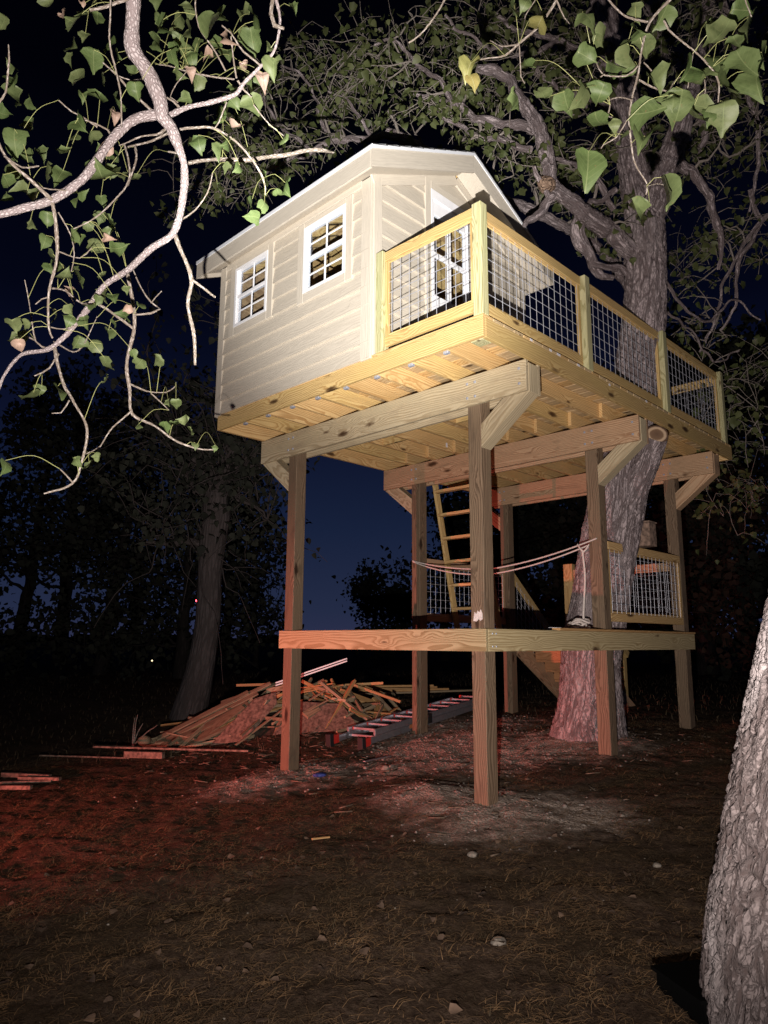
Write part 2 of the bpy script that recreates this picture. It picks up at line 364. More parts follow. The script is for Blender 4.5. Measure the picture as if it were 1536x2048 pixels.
# ------------------------------------------------------------------ ground
GX = [-7, -5, -2, -.5, 2, 4, 7]; GZ = [-.32, -.27, -.13, -.04, .19, .36, .42]
def g_base(x, y):
    z = np.interp(y, GX, GZ)
    z = (z+np.interp(np.asarray(y)-.6, GX, GZ)+np.interp(np.asarray(y)+.6, GX, GZ))/3
    return z - .03*np.clip(-np.asarray(x)-1, 0, 2)*np.clip(1.5-np.asarray(y), 0, 1)
MOUNDS = [(.05, -.05, .75, .045), (-.70, .0, .50, .085), (.55, -.2, .6, .03), (-2.4, .0, .9, .05), (-2.3, -.8, .8, .025), (.1, 1.2, .8, .03), (-.6, 2.6, .95, .09), (-1.9, 2.2, .7, .04), (-3.9, 1.0, .9, .08)]
def g_smooth(x, y):
    x = np.asarray(x, float); y = np.asarray(y, float); z = g_base(x, y)
    for mx, my, r, h in MOUNDS: z = z+h*np.exp(-((x-mx)**2+(y-my)**2)/(r*r)*1.6)
    return z-.03
def nrough(x, y):
    return (.012*np.sin(x*5.1+1.3*np.sin(y*3.7))*np.sin(y*4.3+.9*np.sin(x*2.9)) + .007*np.sin(x*13.3+2*np.sin(y*9.1))*np.sin(y*11.7+x*3)
            + .0035*np.sin(x*37+3*np.sin(y*23))*np.sin(y*41+2*np.sin(x*31)))
def ground_z(x, y): return g_smooth(x, y)+nrough(np.asarray(x, float), np.asarray(y, float))
def gravelness(x, y):
    g = np.zeros_like(x)
    for mx, my, r in ((.15, -.05, .62), (-.55, .05, .45), (.6, .25, .45), (-2.35, .05, .55), (-1.9, 1.6, .75), (-1.2, 1.5, .8), (-2.2, 2.6, .9), (-.7, 2.3, .8), (-1.6, .7, .5), (-2.4, -.6, .45)):
        g = np.maximum(g, np.clip(1.25-.62*np.hypot(x-mx, y-my)/r, 0, 1)**1.5)
    n_ = .5+.5*np.sin(x*7+2*np.sin(y*5))*np.sin(y*8+1.7*np.sin(x*6))
    n2 = .5+.5*np.sin(x*17+2.3*np.sin(y*13))*np.sin(y*19+2*np.sin(x*15)); return np.clip(g*(.45+.45*n_+.3*n2), 0, 1)
def axis_coords(lo, hi, fine, far):
    a = np.arange(lo, hi, fine); o = [0.]; s = fine
    while o[-1] < far: s *= 1.35; o.append(o[-1]+s)
    o = np.array(o[1:]); return np.concatenate([lo-o[::-1], a, a[-1]+o])
gx = axis_coords(-6.5, 4.2, .035, 900); gy = axis_coords(-4.6, 6.0, .035, 900)
XX, YY = np.meshgrid(gx, gy); ZZ = ground_z(XX, YY)
fine_ = np.array([mn.fractal(Vector((x*9, y*9, 0)), .8, 2.2, 4) for x, y in zip(XX.ravel(), YY.ravel())]).reshape(XX.shape)
near_ = (np.abs(XX+1) < 6) & (np.abs(YY-.5) < 6)
ZZ = ZZ + np.where(near_, fine_*.014, 0)
V = np.stack([XX.ravel(), YY.ravel(), ZZ.ravel()], 1); nx_, ny_ = len(gx), len(gy)
ii, jj = np.meshgrid(np.arange(nx_-1), np.arange(ny_-1)); a0 = (jj*nx_+ii).ravel()
F = np.stack([a0, a0+1, a0+nx_+1, a0+nx_], 1)
def groundmat():
    m, nt, b = newmat('dirt_and_thatch'); k = N(nt)
    P = k.n('NewGeometry').outputs['Position']; G = k.n('Attribute', attribute_name='gravelly').outputs['Fac']
    n1 = k.noise(P, 2.2, 6, .62); n2 = k.noise(P, 22, 5, .7); n3 = k.noise(k.vmath('MULTIPLY', P, (1, 1, .2)), 90, 3, .7)
    dirt = k.ramp(n2, [(.25, (.024, .015, .010)), (.5, (.075, .050, .034)), (.78, (.15, .105, .072))])
    dirt = k.mix(k.mapr(n1, .42, .62, 0, .8), dirt, k.ramp(n3, [(.3, (.026, .018, .011)), (.75, (.095, .065, .036))]))
    v = k.n('TexVoronoi', {'Vector': P, 'Scale': 42.}); cell = k.n('SeparateColor', {0: v.outputs['Color']}).outputs[0]
    peb = k.ramp(cell, [(0, (.12, .095, .075)), (.6, (.24, .20, .165)), (1, (.40, .34, .29))])
    peb = k.mix(k.mapr(v.outputs['Distance'], .3, .75), peb, (.07, .058, .045))
    grav = k.mix(k.mapr(n3, .48, .70), k.ramp(n2, [(.3, (.34, .27, .22)), (.7, (.60, .49, .41))]), peb)
    f = k.mapr(k.math('ADD', G, k.math('MULTIPLY_ADD', k.noise(P, 5, 5, .65), .9, -.45)), .12, .85)
    nt.links.new(k.mix(f, dirt, grav), b.inputs['Base Color'])
    b.inputs['Roughness'].default_value = .95; b.inputs['Specular IOR Level'].default_value = .1
    h = k.math('ADD', k.math('MULTIPLY', n2, 1.0), k.math('MULTIPLY', n3, .5)); h = k.math('ADD', h, k.math('MULTIPLY', k.math('MULTIPLY', v.outputs['Distance'], -.7), f))
    bp = k.n('Bump', {'Strength': .9, 'Distance': .02, 'Height': h}); nt.links.new(bp.outputs[0], b.inputs['Normal'])
    return m
ground = pymesh('ground', V, F, groundmat(), None, True, origin=(0, 0, 0), attrs={'gravelly': ('FLOAT', gravelness(V[:, 0], V[:, 1]))})
ground['kind'] = 'structure'

# far tree line on the horizon, a long low ridge of ragged tree tops
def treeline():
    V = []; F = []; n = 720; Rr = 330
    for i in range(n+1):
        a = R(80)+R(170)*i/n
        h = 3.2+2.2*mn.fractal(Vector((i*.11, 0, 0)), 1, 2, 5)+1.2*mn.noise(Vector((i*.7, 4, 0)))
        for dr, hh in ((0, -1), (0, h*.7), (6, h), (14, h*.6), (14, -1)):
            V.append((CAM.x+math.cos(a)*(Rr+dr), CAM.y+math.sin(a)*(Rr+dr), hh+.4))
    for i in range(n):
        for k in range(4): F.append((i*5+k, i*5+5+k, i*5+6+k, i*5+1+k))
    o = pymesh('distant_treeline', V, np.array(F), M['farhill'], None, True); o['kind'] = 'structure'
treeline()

# ------------------------------------------------------------------ support posts
h_ = .07; t_ = .038
PX = {1: (-2.525, 0, -.08), 2: (0, 0, 0), 5: (-2.525, 2.042, .176), 3: (0, 2.042, .207), 6: (-2.525, 4.021, .42), 4: (0, 4.021, .32)}
PL = {1: 'tall square timber post at the front left, washed red on its left face', 2: 'tall square timber post nearest the camera, at the corner of the lower platform',
      5: 'timber post behind the platform between the ladder and the front left post', 3: 'timber post standing right in front of the big tree trunk',
      6: 'timber post at the back left beside the top of the stairs', 4: 'rightmost timber post at the far right corner of the platform'}
BZ0, BZ1 = 3.332, 3.602
for k, (x, y, z) in PX.items():
    t = thing('support_post', (x, y, z), PL[k], 'post', 'square timber posts carrying the treehouse')
    block('post_timber', x-h_, x+h_, y-h_, y+h_, z-.35, BZ1-.002, M['post'], t, 'z', .005)
    if k == 2:
        pts = [(-.045, 1.475), (-.03, 1.55), (-.012, 1.53), (.0, 1.56), (.02, 1.545), (.034, 1.57), (.05, 1.535), (.052, 1.49), (.03, 1.475), (.012, 1.49), (-.01, 1.47)]
        prism('paint_smear', [(x+a, y-h_-.001, b) for a, b in pts], (0, -1, 0), .002, M['paint'], t)

# ------------------------------------------------------------------ beams with knee braces
BL, BR = -3.078, .565
for nm, y, mt, mt2 in (('front pair of grey green beams under the cabin', 0, 'beam', 'beam'), ('middle pair of reddish beams with a dark knot under the deck', 2.042, 'beam2', 'beam'), ('rear pair of pinkish grey beams at the far end of the deck', 4.021, 'beam2', 'beam2')):
    t = thing('support_beam', ((BL+BR)/2, y, BZ0), nm+', bolted across two posts', 'beam', 'double beams carrying the upper deck')
    for s in (-1, 1):
        block('beam_board', BL, BR, y+s*(h_+t_/2)-t_/2, y+s*(h_+t_/2)+t_/2, BZ0, BZ1, M[mt], t, 'x', .004)
    for s, px in ((1, 0), (-1, -2.525)):
        e = BR if s > 0 else BL
        # end packing block and knee brace between the two boards
        block('packing_block', min(e+s*.004, e-s*.12), max(e+s*.004, e-s*.12), y-h_+.001, y+h_-.001, BZ0-.004, BZ1-.02, M['beam' if mt == 'beam' else mt2], t, 'z', .004)
        x0 = px+s*(h_+.001)
        poly = [(x0, y-h_+.002, 2.948), (x0, y-h_+.002, 3.155), (x0+s*.315, y-h_+.002, BZ0+.062), (e-s*.004, y-h_+.002, BZ0+.062), (e-s*.004, y-h_+.002, BZ0-.008)]
        prism('knee_brace', poly, (0, 1, 0), 2*h_-.004, M['beam' if y < 3 else mt2], t, Vector((s*.55, 0, .43)))
    if 1:
        for bx in (-.04, .045, -2.56, -2.48, .5):
            for bz in (BZ0+.07, BZ1-.07):
                link('bolt_head', boxmesh(.022, .022, .012, .003), M['galv'], Matrix.Translation((bx, y-h_-t_-.005, bz)) @ frame((1, 0, 0), (0, -1, 0)), t)

# ------------------------------------------------------------------ upper deck
DX0, DX1, DY0, DY1, DZ0, DZ1 = -3.07, .588, -.716, 4.54, 3.603, 3.762
deck = thing('upper_deck', ((DX0+DX1)/2, 2, DZ0), 'high timber deck of joists and rim boards carrying the cabin', 'deck')
block('rim_board', DX0, DX1, DY0, DY0+t_, DZ0, DZ1, M['yellow'], deck)
block('rim_board', DX1-t_, DX1, DY0+t_+.001, DY1, DZ0, DZ1, M['yellow'], deck)
block('rim_board', DX0, DX0+t_, DY0+t_+.001, DY1, DZ0, DZ1, M['orange'], deck)
block('rim_board', DX0+t_+.001, DX1-t_-.001, DY1-t_, DY1, DZ0, DZ1, M['orange'], deck)
jx = [-2.59, -2.188, -1.786, -1.398, -.998, -.595, -.19, .195]
for i, x in enumerate(jx):
    block('joist', x-t_/2, x+t_/2, DY0+t_+.001, 2.24+.05*(i % 2), DZ0+.0005, DZ1-.001, M['orange' if i % 3 else 'yellow'], deck)
    block('joist', x+t_/2+.001, x+t_*1.5+.001, 1.82-.04*(i % 2), DY1-t_-.001, DZ0+.0005, DZ1-.001, M['orange'], deck)
    link('joist_hanger', boxmesh(.05, .032, .035, .002), M['galv'], Matrix.Translation((x-.012, DY0+t_+.018, DZ0-.002)) @ frame((1, 0, 0), (0, 0, 1)), deck)
for a, b, y in ((-2.17, -1.8, 1.0), (-.98, -.62, .9), (-.58, -.21, 3.0), (-1.38, -1.02, 3.1), (.02, .17, 3.5)):
    block('blocking', a, b, y, y+t_, DZ0+.004, DZ1-.004, M['yellow'], deck)
y = DY0; i = 0
while y < DY1-.02:
    w_ = min(.137, DY1-y)
    for (x0, x1) in (((DX0, -.9), (-.897, DX1)) if i % 2 else ((DX0, -1.79), (-1.787, DX1))):
        block('deck_board', x0, x1, y+.002, y+w_-.005, DZ1+.001, DZ1+.026, M['deck' if i % 4 else 'orange'], deck, 'x', .002)
    y += .1405; i += 1
for yy, zz, l in ((-.05, .012, .035), (.25, .012, .035), (.38, .012, .055), (.72, .012, .04), (2.1, .012, .035), (1.3, -.02, .03)):
    link('price_tag', boxmesh(l, .02, .002, 0), M['tag'], Matrix.Translation((DX1+.0015, yy, DZ1+zz)) @ frame((0, 1, 0), (1, 0, 0)), deck)
for xx, yy in ((-1.17, 1.55), (-.97, 1.25), (-.42, 1.35), (-1.6, 1.7), (-.2, 2.9)):
    link('price_tag', boxmesh(.03, .055, .002, 0), M['tag'], Matrix.Translation((xx-xx+min(jx, key=lambda q: abs(q-xx))+t_/2+.0015, yy, DZ0+.07)) @ frame((0, 1, 0), (1, 0, 0)), deck)
block('corner_block', .43, .545, DY0+.05, DY0+.17, DZ0+.001, DZ1-.01, M['green'], deck, 'z')

# ------------------------------------------------------------------ cabin
WX0, WX1, WY0, WY1 = -3.11, -.631, -.722, 1.752
WT = 5.56; SL = .49; PKY = (WY0+WY1)/2; PKZ = WT+SL*(PKY-WY0); WB = 3.772
cab = thing('cabin', ((WX0+WX1)/2, PKY, WB), 'small tan timber cabin with lap siding, two white windows and a gabled roof', 'cabin')
wins = [(-2.80, -2.20, 4.73, 5.425), (-1.59, -.972, 4.705, 5.41)]
def wallpanels(name, a0, a1, z0, z1, ops, fn):
    cuts = sorted(set([a0, a1]+[o[0] for o in ops]+[o[1] for o in ops]))
    for p, q_ in zip(cuts[:-1], cuts[1:]):
        op = [o for o in ops if o[0] <= p+1e-6 and o[1] >= q_-1e-6]
        for (u, v) in ([(z0, op[0][2]), (op[0][3], z1)] if op else [(z0, z1)]):
            if v-u > .01: fn(p, q_, u, v)
wallpanels('wall', WX0+.02, WX1-.02, WB+.03, WT-.005, wins, lambda a, b, c, d: block('wall_sheathing', a+.0005, b-.0005, WY0+.016, WY0+.034, c+.0005, d-.0005, M['osb'], cab, None, 0))
DOOR = (.095, .70, 3.80, 5.81)
wallpanels('wall', WY0+.04, WY1-.04, WB+.03, WT-.005, [(DOOR[0], DOOR[1], DOOR[2], WT-.005)], lambda a, b, c, d: block('wall_sheathing', WX1-.034, WX1-.016, a+.0005, b-.0005, c+.0005, d-.0005, M['osb'], cab, None, 0))
block('wall_sheathing', WX0+.016, WX0+.034, WY0+.04, WY1-.04, WB+.03, WT-.005, M['osb'], cab, None, 0)
block('wall_sheathing', WX0+.04, WX1-.04, WY1-.034, WY1-.016, WB+.03, WT-.005, M['osb'], cab, None, 0)
for X in (WX1-.034, WX0+.016):
    pg = [(X, WY0+.04, WT), (X, WY1-.04, WT), (X, PKY, PKZ-.02)]
    if X > -1: # leave the door head open
        prism('gable_sheathing', [(X, WY0+.04, WT), (X, DOOR[0], WT), (X, DOOR[0], WT+SL*(DOOR[0]-WY0)-.03)], (1, 0, 0), .018, M['osb'], cab)
        prism('gable_sheathing', [(X, DOOR[1]+.001, WT), (X, WY1-.04, WT), (X, DOOR[1]+.001, WT+SL*(WY1-DOOR[1])-.03)], (1, 0, 0), .018, M['osb'], cab)
        prism('gable_sheathing', [(X, DOOR[0]+.001, DOOR[3]), (X, DOOR[1], DOOR[3]), (X, DOOR[1], WT+SL*(WY1-DOOR[1])-.03), (X, PKY, PKZ-.02), (X, DOOR[0]+.001, WT+SL*(DOOR[0]-WY0)-.03)], (1, 0, 0), .018, M['osb'], cab)
    else: prism('gable_sheathing', pg, (1, 0, 0), .018, M['osb'], cab)
# studs, rafters and ridge seen through the panes
for i in range(7):
    x = WX0+.10+i*.375
    if i not in (1, 4): block('wall_stud', x, x+t_, WY0+.036, WY0+.124, WB+.04, WT-.04, M['orange'], cab, 'z') if not any(a-.03 < x < b+.0 for a, b, *_ in wins) else None
    block('wall_stud', x, x+t_, WY1-.124, WY1-.036, WB+.04, WT-.04, M['orange'], cab, 'z')
    for s in (-1, 1):
        e = WY0+.05 if s < 0 else WY1-.05
        stick('rafter', (x+.02, e, WT-.06), (x+.02, PKY+s*.012, PKZ-.06-.012*SL), t_, .10, M['yellow'], cab, up=(0, -SL*s*-1 if 0 else 0, 1))
    if i in (1, 3, 5): block('collar_tie', x+.04, x+.04+t_, PKY-.62, PKY+.62, PKZ-.42, PKZ-.33, M['orange'], cab)
for x in (WX0+.10,): 
    for yy in (-.1, .5, 1.1): block('wall_stud', WX0+.036, WX0+.124, yy, yy+t_, WB+.04, WT-.04, M['orange'], cab, 'z')
block('top_plate', WX0+.04, WX1-.04, WY0+.036, WY0+.124, WT-.039, WT-.003, M['yellow'], cab)
block('top_plate', WX0+.04, WX1-.04, WY1-.124, WY1-.036, WT-.039, WT-.003, M['yellow'], cab)
# lap siding
EXP = .1795; rows = []
z = 3.925-EXP
while z < PKZ: rows.append((max(z, WB), z+EXP)); z += EXP
rows[0] = (WB, 3.925)
TILT = .021
def lap(p0, p1, z0, z1, n, poly=None):
    """one clapboard: lower edge stands proud"""
    n = Vector(n); a = Vector(p0); b = Vector(p1)
    zt = z1+.016
    def ring(p, u, zz, off): q = Vector(p)+n*off; q.z = zz; return q
    if poly is None: lo0, lo1, hi0, hi1 = a, b, a, b
    else: lo0, lo1, hi0, hi1 = [Vector(q) for q in poly]
    v = [ring(lo0, 0, z0, 0), ring(lo1, 0, z0, 0), ring(hi1, 0, zt, 0), ring(hi0, 0, zt, 0),
         ring(lo0, 0, z0, TILT+.006), ring(lo1, 0, z0, TILT+.006), ring(hi1, 0, zt, .003), ring(hi0, 0, zt, .003)]
    c = sum(v, Vector())/8; Fm = frame(Vector(b-a), n); Fi = Fm.to_3x3().inverted()
    me = bpy.data.meshes.new('clapboard'); me.from_pydata([Fi @ (q-c) for q in v], [], [(0, 3, 2, 1), (4, 5, 6, 7), (0, 1, 5, 4), (2, 3, 7, 6), (0, 4, 7, 3), (1, 2, 6, 5)])
    bm = bmesh.new(); bm.from_mesh(me); bmesh.ops.recalc_face_normals(bm, faces=bm.faces[:]); bm.to_mesh(me); bm.free()
    link('siding_board', me, M['siding'], Matrix.Translation(c) @ Fm, cab)
def segs(a0, a1, z0, z1, ops):
    S_ = [(a0, a1)]
    for o in ops:
        if z1+.012 > o[2] and z0 < o[3]:
            S_ = [(p, q_) for s_ in S_ for p, q_ in ((s_[0], min(s_[1], o[0]-.02)), (max(s_[0], o[1]+.02), s_[1])) if q_-p > .01]
    return S_
for z0, z1 in rows:
    if z0 < WT-.02:
        zt = min(z1, WT-.018)
        for a, b in segs(WX0+.02, WX1-.02, z0, zt, wins): lap((a, WY0+.015, 0), (b, WY0+.015, 0), z0, zt, (0, -1, 0))
        for a, b in segs(WX0+.02, WX1-.02, z0, zt, []): lap((b, WY1-.015, 0), (a, WY1-.015, 0), z0, zt, (0, 1, 0))
    for X, n in ((WX1-.015, 1), (WX0+.015, -1)):
        ops = [DOOR] if n > 0 else []
        zt = min(z1, PKZ-.03)
        for a, b in segs(WY0+.02, WY1-.02, z0, zt, ops):
            lo = (max(a, WY0+(z0-WT)/SL), min(b, WY1-(z0-WT)/SL)); hi = (max(a, WY0+(zt-WT)/SL+.03), min(b, WY1-(zt-WT)/SL-.03))
            if lo[1]-lo[0] < .02: continue
            if hi[1] < hi[0]: hi = ((lo[0]+lo[1])/2-.01, (lo[0]+lo[1])/2+.01)
            lap((X, lo[0], 0), (X, lo[1], 0), z0, zt, (n, 0, 0), [(X, lo[0], 0), (X, lo[1], 0), (X, hi[0], 0), (X, hi[1], 0)])
# corner boards and friezes
T = M['trim']; PR = .026
block('corner_board', WX1-.125, WX1+.004, WY0-PR+.015, WY0+.014, WB-.01, WT-.02, T, cab, 'z')
block('corner_board', WX1-.014, WX1+.016, WY0+.015, WY0+.12, WB-.01, WT+.02, T, cab, 'z')
block('corner_board', WX0-.004, WX0+.105, WY0-PR+.015, WY0+.014, WB-.01, WT-.02, T, cab, 'z')
block('corner_board', WX0-.016, WX0+.014, WY0+.015, WY0+.12, WB-.01, WT-.02, T, cab, 'z')
block('corner_board', WX1-.014, WX1+.016, WY1-.12, WY1-.0, WB-.01, WT+.02, T, cab, 'z')
block('frieze_board', WX0+.11, WX1-.13, WY0-PR+.017, WY0+.012, WT-.075, WT-.005, T, cab)
for s in (-1, 1):
    e = WY0+.0 if s < 0 else WY1
    stick('frieze_board', (WX1+.002, e-s*.02*0, WT-.055), (WX1+.002, PKY+s*.001, PKZ-.055), .026, .105, T, cab, up=(0, 0, 1))
# windows
def window(x0, x1, z0, z1):
    yf = WY0
    for (a, b, c, d) in ((x0-.095, x0-.002, z0-.095, z1+.062), (x1+.002, x1+.095, z0-.095, z1+.062)):
        block('window_casing', a, b, yf-.016, yf+.016, c, d, T, cab, 'z')
    block('window_casing', x0-.0015, x1+.0015, yf-.016, yf+.016, z0-.095, z0-.002, T, cab, 'x')
    block('window_casing', x0-.0015, x1+.0015, yf-.016, yf+.016, z1+.002, z1+.062, T, cab, 'x')
    fw = .031
    bm = bmesh.new()
    def bb(a, b, y0, y1, c, d):
        r = bmesh.ops.create_cube(bm, size=1)['verts']
        for v in r: v.co = Vector(((a+b)/2+v.co.x*(b-a), (y0+y1)/2+v.co.y*(y1-y0), (c+d)/2+v.co.z*(d-c)))
    bb(x0, x0+fw, yf-.022, yf+.05, z0, z1); bb(x1-fw, x1, yf-.022, yf+.05, z0, z1)
    bb(x0+fw, x1-fw, yf-.022, yf+.05, z1-fw, z1); bb(x0+fw, x1-fw, yf-.022, yf+.05, z0, z0+fw*.8)
    zm = (z0+z1)/2
    c0 = Vector(((x0+x1)/2, yf, zm))
    for v in bm.verts: v.co -= c0
    me = bpy.data.meshes.new('window'); bm.to_mesh(me); bm.free()
    wi = link('window', me, M['white'], Matrix.Translation(c0), cab)
    block('meeting_rail', x0+fw+.001, x1-fw-.001, yf-.006, yf+.036, zm-.016, zm+.022, M['white'], wi)
    for k, (za, zb, yo) in enumerate(((zm+.023, z1-fw-.001, .016), (z0+fw*.8+.001, zm-.017, .0))):
        xm = (x0+x1)/2; zc = (za+zb)/2
        block('sash_stile', x0+fw+.001, x0+fw+.018, yf+yo-.002, yf+yo+.014, za, zb, M['white'], wi, 'z')
        block('sash_stile', x1-fw-.018, x1-fw-.001, yf+yo-.002, yf+yo+.014, za, zb, M['white'], wi, 'z')
        block('muntin', xm-.008, xm+.008, yf+yo-.001, yf+yo+.012, za, zb, M['white'], wi, 'z', .002)
        block('muntin', x0+fw+.019, xm-.009, yf+yo, yf+yo+.011, zc-.008, zc+.008, M['white'], wi, 'x', .002)
        block('muntin', xm+.009, x1-fw-.019, yf+yo, yf+yo+.011, zc-.008, zc+.008, M['white'], wi, 'x', .002)
        prism('pane', [(x0+fw+.002, yf+yo+.006, za), (x1-fw-.002, yf+yo+.006, za), (x1-fw-.002, yf+yo+.006, zb), (x0+fw+.002, yf+yo+.006, zb)], (0, 1, 0), .003, M['glass'], wi)
for q_ in wins: window(*q_)
# glazed door on the deck side
y0, y1, z0, z1 = DOOR; X = WX1
block('door_casing', X-.012, X+.018, y0-.085, y0-.001, z0, z1+.09, T, cab, 'z')
block('door_casing', X-.012, X+.018, y1+.001, y1+.085, z0, z1+.09, T, cab, 'z')
block('door_casing', X-.012, X+.018, y0, y1, z1+.001, z1+.09, T, cab, 'y')
bm = bmesh.new()
def bb(a, b, c, d, e, f):
    r = bmesh.ops.create_cube(bm, size=1)['verts']
    for v in r: v.co = Vector(((a+b)/2+v.co.x*(b-a), (c+d)/2+v.co.y*(d-c), (e+f)/2+v.co.z*(f-e)))
zd = z1-.10
bb(X-.04, X+.022, y0, y0+.022, z0, z1); bb(X-.04, X+.022, y1-.022, y1, z0, z1); bb(X-.04, X+.022, y0+.022, y1-.022, z1-.095, z1)
bb(X-.03, X+.006, y0+.024, y0+.055, z0, zd); bb(X-.03, X+.006, y1-.055, y1-.024, z0, zd)
bb(X-.03, X+.006, y0+.055, y1-.055, zd-.15, zd); bb(X-.03, X+.006, y0+.055, y1-.055, z0, 4.68)
c0 = Vector((X, (y0+y1)/2, (z0+z1)/2))
for v in bm.verts: v.co -= c0
me = bpy.data.meshes.new('door'); bm.to_mesh(me); bm.free()
door = link('door', me, M['white'], Matrix.Translation(c0), cab)
ym = (y0+y1)/2
block('muntin', X-.024, X+.004, ym-.02, ym+.02, 4.682, zd-.152, M['white'], door, 'z')
block('muntin', X-.024, X+.003, y0+.057, ym-.021, 5.10, 5.15, M['white'], door, 'y')
block('muntin', X-.024, X+.003, ym+.021, y1-.057, 5.10, 5.15, M['white'], door, 'y')
prism('pane', [(X-.012, y0+.056, 4.681), (X-.012, y1-.056, 4.681), (X-.012, y1-.056, zd-.151), (X-.012, y0+.056, zd-.151)], (-1, 0, 0), .004, M['glass'], door)
# roof
OH = .25; RX0, RX1 = WX0-.15, WX1+.25; EY = .245
RT = 5.603; ez = lambda y: RT+.48*(y-(WY0-EY))      # top line, front slope
PT = ez(PKY)
for s in (-1, 1):
    ye = PKY+s*(PKY-(WY0-EY)); d = Vector((0, -s*(PKY-(WY0-EY)), PT-RT)); nrm = Vector((0, s*.48, 1)).normalized()
    rf = prism('roof_slope', [(RX0, ye, RT-.016), (RX1, ye, RT-.016), (RX1, PKY, PT-.016), (RX0, PKY, PT-.016)], nrm, .010, M['shingle'], cab, (1, 0, 0))
    for k in range(9):
        f0, f1 = k/9, (k+1.12)/9
        prism('shingle_course', [(RX0-.012, ye+d.y*f0, RT+d.z*f0-.003+.004), (RX1+.012, ye+d.y*f0, RT+d.z*f0-.003+.004), (RX1+.012, ye+d.y*min(1, f1), RT+d.z*min(1, f1)-.006), (RX0-.012, ye+d.y*min(1, f1), RT+d.z*min(1, f1)-.006)], nrm, .007, M['shingle'], rf, (1, 0, 0))
    # sheathing seen from inside
    prism('roof_sheathing', [(RX0+.03, ye-s*.03, RT-.045), (RX1-.03, ye-s*.03, RT-.045), (RX1-.03, PKY, PT-.03), (RX0+.03, PKY, PT-.03)], nrm, .012, M['yellow'], cab, (1, 0, 0))
    # eave fascia and drip edge
    ya = ye+(0 if s < 0 else 0)
    block('fascia_board', RX0+.021, RX1-.021, min(ya, ya-s*.02), max(ya, ya-s*.02), 5.392, RT-.020, T, cab)
    block('drip_edge', RX0-.006, RX1+.006, min(ya+s*.001, ya+s*.009), max(ya+s*.001, ya+s*.009), RT-.034, RT+.006, M['drip'], cab, None, .002)
    # rake fascia, rake drip edge
    for Xr, o in ((RX1, 1), (RX0, -1)):
        xa, xb = (Xr-.02, Xr) if o > 0 else (Xr, Xr+.02)
        prism('rake_board', [(xa, ye, 5.392), (xa, ye, RT-.018), (xa, PKY-s*-.0005, PT-.018), (xa, PKY+s*.0005, PT-.229)], (1, 0, 0), .02, T, cab, (0, -s, .48))
        xc = Xr+.001 if o > 0 else Xr-.009
        prism('drip_edge', [(xc, ye+s*.005, RT-.036), (xc, ye+s*.005, RT+.006), (xc, PKY, PT+.006), (xc, PKY, PT-.036)], (1, 0, 0), .008, M['drip'], cab, (0, -s, .48))
    # soffits: along the eave and under both gable overhangs
    zs = lambda y_: WT+SL*((y_-WY0) if s < 0 else (WY1-y_))-.004
    yw = WY0-.0 if s < 0 else WY1
    prism('soffit_board', [(RX0+.022, ye-s*.022, zs(ye)+.012), (RX1-.022, ye-s*.022, zs(ye)+.012), (RX1-.022, yw, zs(yw)), (RX0+.022, yw, zs(yw))], (0, 0, 1), .01, T, cab, (1, 0, 0))
    for xa, xb in ((WX1+.018, RX1-.022), (RX0+.022, WX0-.018)):
        prism('soffit_board', [(xa, yw+s*-.001, zs(yw)), (xb, yw-s*.001, zs(yw)), (xb, PKY+s*.001, zs(PKY)), (xa, PKY+s*.001, zs(PKY))], (0, 0, 1), .01, T, cab, (0, 1, 0))

# ------------------------------------------------------------------ upper railing
def wiremesh(parent, axis, fixed, a0, a1, z0, z1, step=.1016, d=.0031, first=None):
    V = []; F = []
    def rod(p, q_):
        p = np.array(p, float); q_ = np.array(q_, float); t = q_-p; t /= np.linalg.norm(t)
        n = np.cross(t, [0.3, .5, .81]); n /= np.linalg.norm(n); b = np.cross(t, n); o = len(V)
        for c in (p, q_):
            for k in range(5): V.append(c+(n*math.cos(k*1.2566)+b*math.sin(k*1.2566))*d)
        for k in range(5): F.append((o+k, o+(k+1) % 5, o+5+(k+1) % 5, o+5+k))
    P = lambda a, z, off=0: (a, fixed+off, z) if axis == 'x' else (fixed+off, a, z)
    a = a0+(.05 if first is None else first)
    while a < a1: rod(P(a, z0, .0022), P(a, z1, .0022)); a += step
    z = z0+.035
    while z < z1-.02: rod(P(a0, z, -.0022), P(a1, z, -.0022)); z += step
    return pymesh('wire_mesh', V, np.array(F), M['wire'], parent, True)
def rail_panel(axis, fixed, a0, a1, z0, z1, lab, mat, th=.038, wide=.089, inner=True, grp='railing panels filled with welded wire mesh', fixed_w=None):
    """framed panel between two posts"""
    c = (a0+a1)/2; loc = (c, fixed, z0) if axis == 'x' else (fixed, c, z0)
    t = thing('mesh_railing', loc, lab, 'railing', grp)
    B = lambda nm, u0, u1, v0, v1, w0, w1, ax=None: block(nm, u0, u1, v0, v1, w0, w1, M[mat], t, ax) if axis == 'x' else block(nm, v0, v1, u0, u1, w0, w1, M[mat], t, ax)
    o = 'x' if axis == 'x' else 'y'; f0, f1 = fixed-th/2, fixed+th/2
    B('top_rail', a0, a1, f0-.004, f1+.004, z1-wide, z1, o); B('bottom_rail', a0, a1, f0, f1, z0, z0+wide, o)
    if inner:
        B('stile', a0+.001, a0+.038, f0+.004, f1-.004, z0+wide+.001, z1-wide-.001, 'z'); B('stile', a1-.038, a1-.001, f0+.004, f1-.004, z0+wide+.001, z1-wide-.001, 'z')
        for zz in (z1-wide-.022, z0+wide+.002): B('mesh_batten', a0+.04, a1-.04, f0+.01, f1-.016, zz, zz+.02, o)
    wiremesh(t, axis, fixed, a0+.02, a1-.02, z0+wide*.6, z1-wide*.5)
    return t
